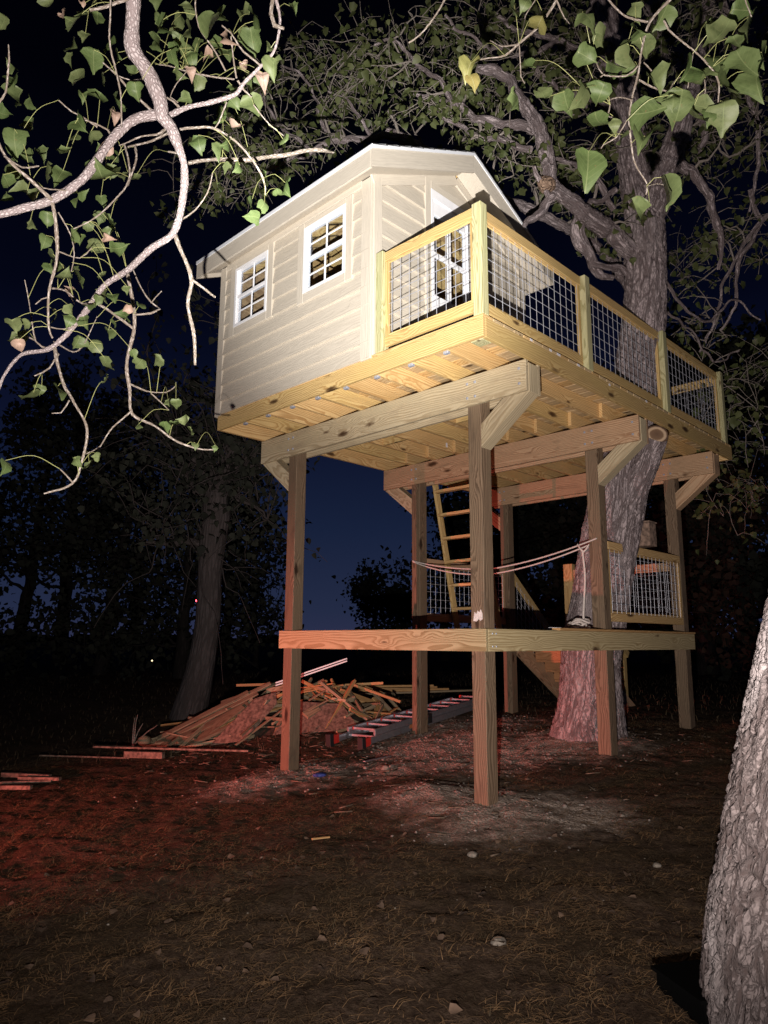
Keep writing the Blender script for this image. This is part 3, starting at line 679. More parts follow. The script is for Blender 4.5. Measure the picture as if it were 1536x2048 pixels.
RZ = DZ1+.027
def rpost(x0, x1, y0, y1, z0, z1, lab):
    t = thing('railing_post', ((x0+x1)/2, (y0+y1)/2, z0), lab, 'post', 'square posts of the upper railing')
    block('post_timber', x0, x1, y0, y1, z0, z1, M['green'], t, 'z', .006)
rpost(-.578, -.489, -.722, -.633, RZ+.0, 4.742, 'pale railing post fixed against the cabin corner')
rpost(.497, .586, -.716, -.627, RZ+.0, 4.742, 'pale green corner railing post at the front of the deck')
rpost(.501, .592, .906, .995, RZ, 4.738, 'second railing post from the corner along the side of the deck')
rpost(.501, .592, 2.625, 2.714, RZ, 4.738, 'third railing post from the corner along the side of the deck')
rpost(.497, .586, 4.352, 4.441, RZ, 4.742, 'last railing post at the far right end of the deck')
zb, zt = 3.838, 4.728
rail_panel('x', -.672, -.488, .496, zb, zt, 'short bright railing panel at the front between cabin and corner post', 'yellow')
rail_panel('y', .541-.02, -.626, .905, zb, zt, 'railing panel on the deck side nearest the corner post', 'yellow')
rail_panel('y', .541-.02, .996, 2.624, zb, zt, 'middle railing panel on the deck side, tree trunk showing through', 'yellow')
rail_panel('y', .541-.02, 2.715, 4.351, zb, zt, 'farthest railing panel on the right side of the deck', 'yellow')
rail_panel('x', 4.49, -1.2, .49, zb, zt, 'far end railing panel seen through the side wire mesh', 'yellow')

# ------------------------------------------------------------------ lower platform
LP0, LP1 = 1.227, 1.411
lp = thing('lower_platform', (-1.25, 2, LP0), 'lower timber platform at eye height between the posts, front edge lit red', 'platform')
block('rim_board', -2.633, h_+t_, -h_-t_, -h_-.001, LP0, LP1, M['rim'], lp)
block('rim_board', h_+.001, h_+t_, -h_, 4.152, LP0, LP1, M['rim'], lp)
block('rim_board', -2.633, -2.633+t_-.001, -h_, 4.152, LP0, LP1, M['rim'], lp)
block('rim_board', -2.59, h_-.001, 4.114, 4.152, LP0, LP1, M['rim'], lp)
x = -2.3
while x < -.05: block('joist', x, x+t_, -h_+.002, 4.112, LP0+.004, LP1-.030, M['deck'], lp); x += .4
y = .08; i = 0
while y < 4.0:
    if not (1.95 < y+.07 < 2.14):
        if 2.1 < y < 3.2: block('deck_board', -2.58, -1.1, y, y+.134, LP1-.029, LP1-.004, M['deck'], lp, 'x')
        else: block('deck_board', -2.44, -.09, y, y+.134, LP1-.029, LP1-.004, M['deck'], lp, 'x')
    y += .14; i += 1
eb = block('loose_edge_board', .03, .118, 1.02, 4.16, LP1+.001, LP1+.024, M['scrapo'], None, 'y'); props(eb, 'thin board lying along the right edge of the lower platform', 'board')
tg = link('board_end_tag', boxmesh(.075, .09, .003, 0), M['tag'], Matrix.Translation((.0745, 1.0, LP1+.026)) @ frame((0, 1, .0), (0, 0, 1)), eb)
for zz in (LP0+.04, LP1-.04):
    for yy in (-.02, .03): link('bolt_head', boxmesh(.014, .014, .008, .002), M['galv'], Matrix.Translation((h_+t_+.003, yy, zz)) @ frame((0, 1, 0), (1, 0, 0)), lp)

# lower railings
def low_panel(axis, fixed, a0, a1, z0, z1, lab, mat='beam2'):
    t = rail_panel(axis, fixed, a0, a1, z0, z1, lab, mat, wide=.085, grp='wire mesh railings of the lower platform'); return t
low_panel('y', .05, 2.114, 3.948, 1.52, 2.36, 'wire mesh railing between two posts at the right of the lower platform', 'orange')
low_panel('y', -2.55, 2.114, 3.948, 1.56, 2.38, 'wire mesh railing behind the leaning ladder')
low_panel('x', 4.07, -1.46, -.075, 1.56, 2.30, 'rear wire mesh railing behind the tree trunk')
t = thing('short_post', (-1.54, 4.1, 1.23), 'short reddish post at the back edge beside the trunk', 'post'); block('post_timber', -1.60, -1.465, 4.03, 4.113, 1.42, 2.38, M['orange'], t, 'z')

# ------------------------------------------------------------------ ladder up to the deck
def ladder_pt(z): return 2.71-(z-1.66)*.228
lad = thing('access_ladder', (-2.13, ladder_pt(LP1), LP1), 'wooden ladder with flat rungs leaning up through the deck', 'ladder')
for x in (-2.48, -1.80):
    stick('stile', (x, ladder_pt(LP1), LP1), (x, ladder_pt(3.60), 3.60), .038, .085, M['yellow'], lad, up=(0, -1, -.2))
z = 1.737
while z < 3.55: 
    yy = ladder_pt(z); stick('rung', (-2.46, yy-.03, z), (-1.82, yy-.03, z), .085, .036, M['orange'], lad, up=(0, 0, 1)); z += .3075

# ------------------------------------------------------------------ stairs
st = thing('staircase', (-2.0, 5.0, .4), 'wooden staircase descending away behind the tree trunk, risers lit orange', 'stairs')
for xx in (-2.47, -1.52): stick('stringer', (xx, 4.17, 1.235), (xx, 5.85, .20), .038, .25, M['beam2'], st, up=(0, 0, 1))
for i in range(5):
    yy = 4.44+.25*i; zz = 1.20-.154*i
    block('tread', -2.448, -1.542, yy-.10, yy+.155, zz-.036, zz, M['redlit_stair'], st, 'x')
    block('riser', -2.448, -1.542, yy+.13, yy+.152, zz-.152, zz-.037, M['redlit_stair'], st, 'x')
block('landing', -2.5, -1.5, 4.155, 4.33, LP1-.062, LP1-.026, M['deck'], st, 'x')
stick('handrail', (-2.49, 4.06, 2.29), (-2.49, 5.75, .92), .05, .10, M['yellow'], st, up=(0, 0, 1))
stick('handrail', (-1.50, 4.20, 2.20), (-1.50, 5.62, 1.12), .05, .10, M['yellow'], st, up=(0, 0, 1))
block('newel_post', -1.60, -1.51, 5.52, 5.61, .25, 1.25, M['yellow'], st, 'z')
block('newel_post', -2.50, -2.41, 5.62, 5.71, .25, .96, M['yellow'], st, 'z')
def diag(xf, off, zt0, sl, y1):
    V = []; F = []
    def rod(p, q_, d=.003):
        p = np.array(p, float); q_ = np.array(q_, float); t = q_-p; t /= np.linalg.norm(t); n = np.cross(t, [0.3, .5, .81]); n /= np.linalg.norm(n); b = np.cross(t, n); o = len(V)
        for c in (p, q_):
            for k in range(4): V.append(c+(n*math.cos(k*1.5708)+b*math.sin(k*1.5708))*d)
        for k in range(4): F.append((o+k, o+(k+1) % 4, o+4+(k+1) % 4, o+4+k))
    i = 0
    while 4.15+i*.1 < y1: y = 4.15+i*.1; z_ = zt0+sl*(y-4.15); rod((xf, y, z_-.75), (xf, y, z_)); i += 1
    for j in range(8): rod((xf+off, 4.14, zt0-.02-j*.105), (xf+off, y1, zt0-.02-j*.105+sl*(y1-4.14)))
    pymesh('wire_mesh', V, np.array(F), M['wire'], st, True)
diag(-2.46, .004, 2.18, -.81, 5.6); diag(-1.53, .004, 2.1, -.72, 5.5)

# ------------------------------------------------------------------ rope, coil
def sag(a, b, s, n=14, r=.0085):
    a = Vector(a); b = Vector(b); out = []
    for i in range(n+1):
        t = i/n; p = a.lerp(b, t); p.z -= s*4*t*(1-t); out.append((*p, r))
    return out
rp = thing('rope_rail', (-1.25, 1.95, 2.2), 'double pale rope strung between posts as a sagging handrail', 'rope')
M['rope2'] = M['rope']
tubeobj('rope_strand', sag((.03, 1.955, 2.375), (-1.303, 1.952, 2.145), .035)+sag((-1.303, 1.952, 2.145), (-2.56, 1.95, 2.33), .04)[1:], .05, 7, M['rope'], rp)
tubeobj('rope_strand', sag((-.075, 1.957, 2.31), (-1.305, 1.956, 2.085), .035)+sag((-1.305, 1.956, 2.085), (-2.56, 1.955, 2.32), .06)[1:], .05, 7, M['rope'], rp)
tubeobj('knot', [(-.19, 1.95, 2.33, .009), (-.15, 1.93, 2.28, .011), (-.12, 1.94, 2.245, .013), (-.10, 1.945, 2.26, .010), (-.06, 1.955, 2.32, .008)], .02, 7, M['rope'], rp)
tubeobj('hanging_rope', [(-.13, 1.94, 2.25, .012), (-.115, 1.94, 2.0, .0125), (-.125, 1.93, 1.8, .0125), (-.14, 1.92, 1.6, .0125), (-.15, 1.93, 1.45, .0125)], .05, 8, M['rope'], rp)
cl = thing('rope_coil', (-.17, 1.93, 1.42), 'small heap of coiled pale rope at the edge of the lower platform', 'rope')
for k in range(6):
    rr = rng.uniform(.06, .11); cx, cy = -.17+rng.uniform(-.05, .03), 1.86+rng.uniform(-.03, .03); pts = []
    for i in range(15):
        a = i/14*6.283; pts.append((cx+rr*math.cos(a), cy+rr*.7*math.sin(a), 1.43+.02*k*.8+.02*math.sin(a*2+k)+.012, .011))
    tubeobj('rope_loop', pts, .04, 7, M['rope'], cl)

# ------------------------------------------------------------------ box on the trunk
bx = thing('trunk_box', (.16, 2.83, 2.42), 'small pinkish wooden box fixed to the right side of the big trunk', 'box')
block('front_panel', .06, .25, 2.74, 2.755, 2.36, 2.62, M['osbold'], bx); block('side_panel', .233, .248, 2.757, 2.92, 2.362, 2.618, M['osbold'], bx); block('side_panel', .062, .077, 2.757, 2.92, 2.362, 2.618, M['osbold'], bx)
block('lid', .05, .26, 2.73, 2.93, 2.621, 2.637, M['osbold'], bx); block('base', .078, .232, 2.757, 2.92, 2.362, 2.376, M['osbold'], bx)
# measured limb centre lines (x, y, z, radius) and leaf centres (x, y, z, length, kind), metres in the world
LEFT_BOUGH = [
('limb',[(0.881,-3.727,4.284,0.0332),(0.84,-3.704,4.213,0.0335),(0.795,-3.681,4.128,0.0328),(0.755,-3.655,4.042,0.0352),(0.76,-3.584,3.965,0.0355),(0.76,-3.514,3.863,0.0358),(0.734,-3.477,3.794,0.0319),(0.732,-3.428,3.77,0.0257),(0.727,-3.358,3.65,0.0216),(0.7,-3.326,3.599,0.0186),(0.655,-3.3,3.499,0.0176),(0.575,-3.292,3.336,0.0167),(0.454,-3.35,3.267,0.0168),(0.323,-3.409,3.172,0.0158),(0.193,-3.474,3.1,0.0137),(0.063,-3.522,2.964,0.0138),(-0.092,-3.593,2.818,0.0116),(-0.243,-3.691,2.798,0.0093),(-0.354,-3.732,2.707,0.0071),(-0.427,-3.736,2.614,0.0059)]),
('limb',[(0.728,-3.475,3.819,0.0256),(0.668,-3.573,3.762,0.0232),(0.616,-3.65,3.655,0.0209),(0.58,-3.706,3.527,0.0206),(0.545,-3.762,3.402,0.0194),(0.478,-3.854,3.289,0.0182),(0.419,-3.951,3.233,0.017),(0.374,-4.035,3.178,0.0168),(0.349,-4.104,3.146,0.0166)]),
('branch',[(0.49,-3.858,3.282,0.009),(0.498,-3.956,3.328,0.0076),(0.493,-4.073,3.391,0.0061),(0.54,-4.131,3.429,0.0047)]),
('branch',[(0.488,-3.856,3.271,0.009),(0.452,-3.813,3.184,0.0081),(0.4,-3.776,3.06,0.0072),(0.308,-3.774,2.921,0.0063),(0.253,-3.735,2.779,0.0053),(0.222,-3.7,2.743,0.0043)]),
('branch',[(0.705,-3.431,3.843,0.013),(0.796,-3.392,3.862,0.0118),(0.917,-3.317,3.863,0.0106),(1.021,-3.263,3.875,0.0105),(1.085,-3.253,3.909,0.0094),(1.176,-3.222,3.965,0.0072),(1.257,-3.2,4.019,0.0061),(1.312,-3.218,4.127,0.0061),(1.331,-3.263,4.2,0.008)]),
('twig',[(1.171,-3.219,3.97,0.0052),(1.147,-3.3,4.011,0.0044),(1.143,-3.368,4.072,0.0037),(1.141,-3.419,4.078,0.003)]),
('twig',[(0.997,-3.252,3.984,0.0043),(0.88,-3.33,4.026,0.0039),(0.746,-3.43,4.093,0.0036),(0.664,-3.474,4.13,0.0033)]),
('branch',[(0.654,-3.297,3.678,0.0089),(0.659,-3.134,3.782,0.0104),(0.668,-2.961,3.869,0.0119),(0.718,-2.756,3.982,0.0111),(0.777,-2.542,4.097,0.0114),(0.758,-2.394,4.171,0.0065)]),
('branch',[(0.487,-3.246,3.387,0.0114),(0.498,-3.196,3.286,0.0103),(0.505,-3.142,3.16,0.0103),(0.471,-3.129,3.033,0.0092),(0.461,-3.085,2.873,0.0092),(0.442,-3.053,2.729,0.0069)]),
('twig',[(0.522,-3.152,3.15,0.008),(0.511,-3.049,3.124,0.0076),(0.478,-2.977,3.134,0.0071)]),
('branch',[(0.243,-3.371,3.215,0.0104),(0.236,-3.326,3.071,0.0094),(0.212,-3.296,2.923,0.0093),(0.151,-3.293,2.736,0.0093),(0.134,-3.263,2.612,0.0087),(0.127,-3.222,2.488,0.0077),(0.193,-3.127,2.427,0.0067),(0.248,-3.038,2.354,0.0056),(0.309,-2.954,2.325,0.0046),(0.379,-2.869,2.322,0.0036)]),
('twig',[(0.24,-3.318,2.99,0.0058),(0.289,-3.245,3.005,0.0054),(0.306,-3.207,3.034,0.0049),(0.26,-3.235,3.081,0.0045),(0.215,-3.273,3.167,0.004),(0.176,-3.31,3.274,0.0036)]),
('twig',[(0.269,-3.239,3.076,0.0035),(0.314,-3.236,3.097,0.0029),(0.36,-3.23,3.114,0.0023)]),
('twig',[(0.129,-3.27,2.653,0.0047),(0.209,-3.204,2.609,0.0039),(0.296,-3.137,2.591,0.0031),(0.35,-3.115,2.617,0.0023)]),
('twig',[(0.238,-3.19,2.589,0.0035),(0.278,-3.152,2.538,0.0029),(0.309,-3.124,2.497,0.0023)]),
('twig',[(0.128,-3.236,2.512,0.0053),(0.086,-3.318,2.394,0.0044),(0.077,-3.372,2.292,0.0036),(0.067,-3.44,2.239,0.0028)]),
('branch',[(-0.078,-3.586,2.816,0.0093),(-0.035,-3.542,2.621,0.008),(0.023,-3.508,2.523,0.0068),(0.088,-3.454,2.377,0.0068),(0.08,-3.46,2.184,0.0067),(0.071,-3.491,2.079,0.0055),(-0.002,-3.596,2.023,0.0044)]),
('twig',[(0.084,-3.497,2.078,0.0044),(0.073,-3.532,2.116,0.0038),(0.065,-3.561,2.143,0.0033)]),
('twig',[(-0.068,-3.568,2.785,0.0058),(-0.064,-3.612,2.69,0.0046),(-0.072,-3.677,2.634,0.0034)]),
('twig',[(-0.007,-3.515,2.528,0.0046),(-0.021,-3.547,2.458,0.0037),(-0.028,-3.587,2.45,0.0028)]),
('branch',[(0.098,-3.474,3.058,0.0069),(0.145,-3.378,3,0.007),(0.188,-3.285,2.941,0.007)]),
('twig',[(-0.151,-3.59,2.83,0.0059),(-0.147,-3.662,2.848,0.0046),(-0.094,-3.71,2.964,0.0034),(-0.049,-3.776,3.115,0.0023)]),
('twig',[(-0.167,-3.656,2.862,0.0047),(-0.144,-3.72,2.862,0.0034),(-0.12,-3.773,2.831,0.0023)]),
('twig',[(-0.126,-3.575,2.868,0.0047),(-0.011,-3.516,2.798,0.0039),(0.089,-3.496,2.829,0.003),(0.196,-3.488,2.932,0.0023)]),
('twig',[(0.214,-3.721,2.796,0.0032),(0.259,-3.674,2.784,0.0027),(0.312,-3.627,2.802,0.0021)]),
('twig',[(0.237,-3.746,2.982,0.0043),(0.193,-3.655,3.019,0.0044),(0.143,-3.559,3.005,0.0045),(0.102,-3.468,3.052,0.0046)]),
('twig',[(0.232,-3.741,2.941,0.0043),(0.201,-3.768,2.93,0.0037),(0.172,-3.79,2.906,0.0032)]),
('twig',[(0.706,-3.495,3.813,0.0075),(0.706,-3.598,3.844,0.0059),(0.712,-3.702,3.907,0.0044),(0.737,-3.772,3.904,0.003)]),
('twig',[(0.881,-3.827,4.119,0.0039),(0.815,-3.785,3.979,0.0038),(0.771,-3.726,3.855,0.0038),(0.719,-3.671,3.715,0.0037),(0.669,-3.641,3.683,0.0036)]),
('twig',[(0.766,-3.602,3.905,0.0031),(0.75,-3.647,3.88,0.0026),(0.725,-3.707,3.883,0.002)]),
('twig',[(0.699,-3.424,3.79,0.0065),(0.694,-3.482,3.719,0.0053),(0.686,-3.55,3.673,0.0042),(0.65,-3.638,3.598,0.0031)]),
('twig',[(0.695,-3.42,3.76,0.0065),(0.678,-3.521,3.667,0.0053),(0.682,-3.605,3.593,0.0041)]),
('twig',[(0.541,-3.63,3.707,0.0053),(0.558,-3.663,3.718,0.0046),(0.558,-3.711,3.718,0.0038),(0.55,-3.766,3.717,0.0031)]),
('twig',[(0.541,-3.704,3.718,0.0053),(0.536,-3.785,3.739,0.0045),(0.553,-3.837,3.725,0.0037),(0.565,-3.898,3.733,0.003)]),
('twig',[(0.623,-3.603,3.638,0.0053),(0.659,-3.595,3.533,0.0047),(0.674,-3.599,3.396,0.0041),(0.62,-3.668,3.25,0.0036),(0.542,-3.774,3.154,0.003)]),
('twig',[(0.615,-3.545,3.661,0.0064),(0.655,-3.552,3.558,0.0053),(0.66,-3.581,3.412,0.0041)]),
('twig',[(0.718,-3.85,4.14,0.007),(0.775,-3.797,4.152,0.0075),(0.852,-3.732,4.191,0.008)]),
('twig',[(0.669,-4.164,3.5,0.0055),(0.7,-4.146,3.55,0.0046),(0.722,-4.155,3.67,0.0037),(0.727,-4.168,3.74,0.0027)]),
('twig',[(0.509,-4.077,3.38,0.0048),(0.582,-4.026,3.322,0.0038),(0.659,-3.982,3.306,0.0028)]),
('twig',[(0.699,-3.359,3.813,0.0066),(0.721,-3.305,3.846,0.0066),(0.768,-3.223,3.866,0.0067),(0.818,-3.123,3.825,0.0061),(0.839,-3.045,3.759,0.0057),(0.858,-2.962,3.666,0.0054),(0.836,-2.928,3.609,0.0044),(0.795,-2.92,3.575,0.0035)]),
('twig',[(0.523,-3.228,3.456,0.0046),(0.593,-3.193,3.496,0.0042),(0.662,-3.169,3.574,0.0038),(0.705,-3.172,3.662,0.0034)]),
('twig',[(0.749,-3.399,3.885,0.0065),(0.752,-3.434,3.896,0.0059),(0.752,-3.47,3.895,0.0053)]),
('twig',[(0.642,-3.387,3.703,0.0044),(0.676,-3.352,3.693,0.0055)]),
('twig',[(0.385,-3.774,3.104,0.0031),(0.455,-3.698,3.077,0.0026),(0.497,-3.667,3.122,0.0021)]),
('twig',[(0.503,-3.831,3.227,0.003),(0.499,-3.767,3.147,0.0027),(0.464,-3.736,3.076,0.0024),(0.415,-3.722,3.014,0.0021)]),
('twig',[(1.323,-3.271,4.2,0.009),(1.309,-3.264,4.123,0.009),(1.315,-3.245,4.068,0.0111),(1.341,-3.217,4.057,0.006)]),
('twig',[(1.044,-3.268,3.951,0.0042),(1.065,-3.307,4.046,0.0037),(1.088,-3.335,4.105,0.0031)]),
('twig',[(1.011,-3.309,3.985,0.0042),(1.009,-3.386,4.07,0.0039),(1.008,-3.455,4.129,0.0036),(1.038,-3.497,4.197,0.0033),(1.074,-3.515,4.198,0.003)]),
('twig',[(0.748,-3.406,3.908,0.0032),(0.746,-3.445,3.913,0.0027),(0.84,-3.413,4.012,0.0021)]),
('twig',[(0.539,-3.821,3.326,0.003),(0.469,-3.893,3.337,0.0025),(0.433,-3.936,3.369,0.002)]),
('twig',[(1.047,-3.262,3.94,0.0053),(1.043,-3.224,3.913,0.0042),(1.045,-3.182,3.897,0.0032)]),
('twig',[(0.958,-3.262,3.873,0.0043),(0.921,-3.274,3.779,0.0037),(0.9,-3.286,3.744,0.0032)]),
('twig',[(1.05,-3.169,3.862,0.0032),(1.052,-3.081,3.804,0.0027),(1.06,-2.996,3.78,0.0022)]),
]
RIGHT_BOUGH = [
('branch',[(2.658,-1.973,4.262,0.0086),(2.617,-1.987,4.206,0.0078),(2.561,-2.015,4.151,0.0065),(2.519,-2.029,4.095,0.0059),(2.477,-2.027,3.975,0.0052),(2.449,-2.016,3.876,0.0049),(2.419,-2.011,3.787,0.0049),(2.395,-1.996,3.686,0.0045),(2.384,-1.949,3.51,0.0039),(2.407,-1.888,3.409,0.0038),(2.382,-1.882,3.339,0.0029),(2.376,-1.871,3.323,0.002)]),
('twig',[(2.586,-2.005,4.104,0.0048),(2.59,-1.969,4.076,0.0048),(2.617,-1.91,4.037,0.0048),(2.679,-1.808,3.971,0.0049),(2.711,-1.736,3.905,0.0046),(2.696,-1.706,3.821,0.0038),(2.679,-1.68,3.747,0.003)]),
('twig',[(2.532,-2.056,4.098,0.0048),(2.486,-2.073,4.13,0.0046),(2.448,-2.084,4.167,0.0044),(2.385,-2.134,4.257,0.0042),(2.363,-2.132,4.306,0.004)]),
('twig',[(2.473,-2.048,3.836,0.0048),(2.508,-1.942,3.837,0.0041),(2.55,-1.832,3.848,0.0035)]),
('twig',[(2.477,-2.06,3.899,0.0038),(2.424,-2.069,3.87,0.0036),(2.338,-2.125,3.9,0.0034),(2.313,-2.136,3.983,0.0032),(2.292,-2.128,4.014,0.003)]),
('twig',[(2.362,-2.163,3.861,0.0034),(2.304,-2.151,3.868,0.0032),(2.24,-2.145,3.878,0.003)]),
('twig',[(2.409,-2.064,3.652,0.0029),(2.352,-2.06,3.601,0.0029),(2.292,-2.069,3.591,0.0029),(2.238,-2.061,3.538,0.003)]),
('twig',[(2.438,-1.962,3.358,0.0029),(2.455,-1.884,3.4,0.0027),(2.467,-1.807,3.421,0.0025)]),
('twig',[(2.214,-2.278,4.305,0.0069),(2.189,-2.257,4.313,0.007),(2.095,-2.276,4.209,0.0064),(2.005,-2.304,4.159,0.0056),(1.934,-2.32,4.129,0.0048),(1.867,-2.342,4.144,0.004),(1.79,-2.373,4.157,0.0031)]),
('twig',[(2.005,-2.304,4.159,0.0041),(1.923,-2.321,4.188,0.0034),(1.856,-2.333,4.257,0.0026)]),
('twig',[(2.005,-2.304,4.159,0.0031),(1.966,-2.242,4.041,0.0028),(1.95,-2.187,4.046,0.0026)]),
('twig',[(2.204,-2.283,4.283,0.004),(2.195,-2.209,4.24,0.0035),(2.187,-2.15,4.255,0.0031)]),
('twig',[(1.784,-2.581,4.391,0.0051),(1.759,-2.569,4.39,0.0046),(1.692,-2.579,4.31,0.0041),(1.629,-2.594,4.263,0.0036),(1.569,-2.614,4.249,0.0031)]),
('twig',[(2.912,-1.954,4.044,0.0027),(2.912,-1.946,4.015,0.0027),(2.92,-1.923,3.956,0.0027)]),
('twig',[(2.663,-1.892,3.958,0.0029),(2.624,-1.844,3.902,0.0029),(2.589,-1.796,3.854,0.003)]),
('twig',[(2.686,-1.838,3.837,0.0029),(2.669,-1.784,3.838,0.0029),(2.647,-1.735,3.842,0.003)]),
('twig',[(2.498,-2.043,3.914,0.0029),(2.502,-1.967,3.912,0.0027),(2.496,-1.903,3.918,0.0025)]),
('twig',[(2.088,-2.277,4.371,0.0025),(2.024,-2.262,4.346,0.0023),(1.99,-2.23,4.366,0.0021)]),
('twig',[(2.364,-2.126,3.725,0.0029),(2.33,-2.084,3.708,0.0029),(2.333,-2.018,3.739,0.003)]),
('twig',[(2.439,-2.058,3.746,0.0029),(2.379,-2.058,3.794,0.0029),(2.318,-2.051,3.809,0.003)]),
('twig',[(2.551,-1.951,3.758,0.0029),(2.583,-1.879,3.88,0.0027),(2.607,-1.797,3.93,0.0025)]),
]
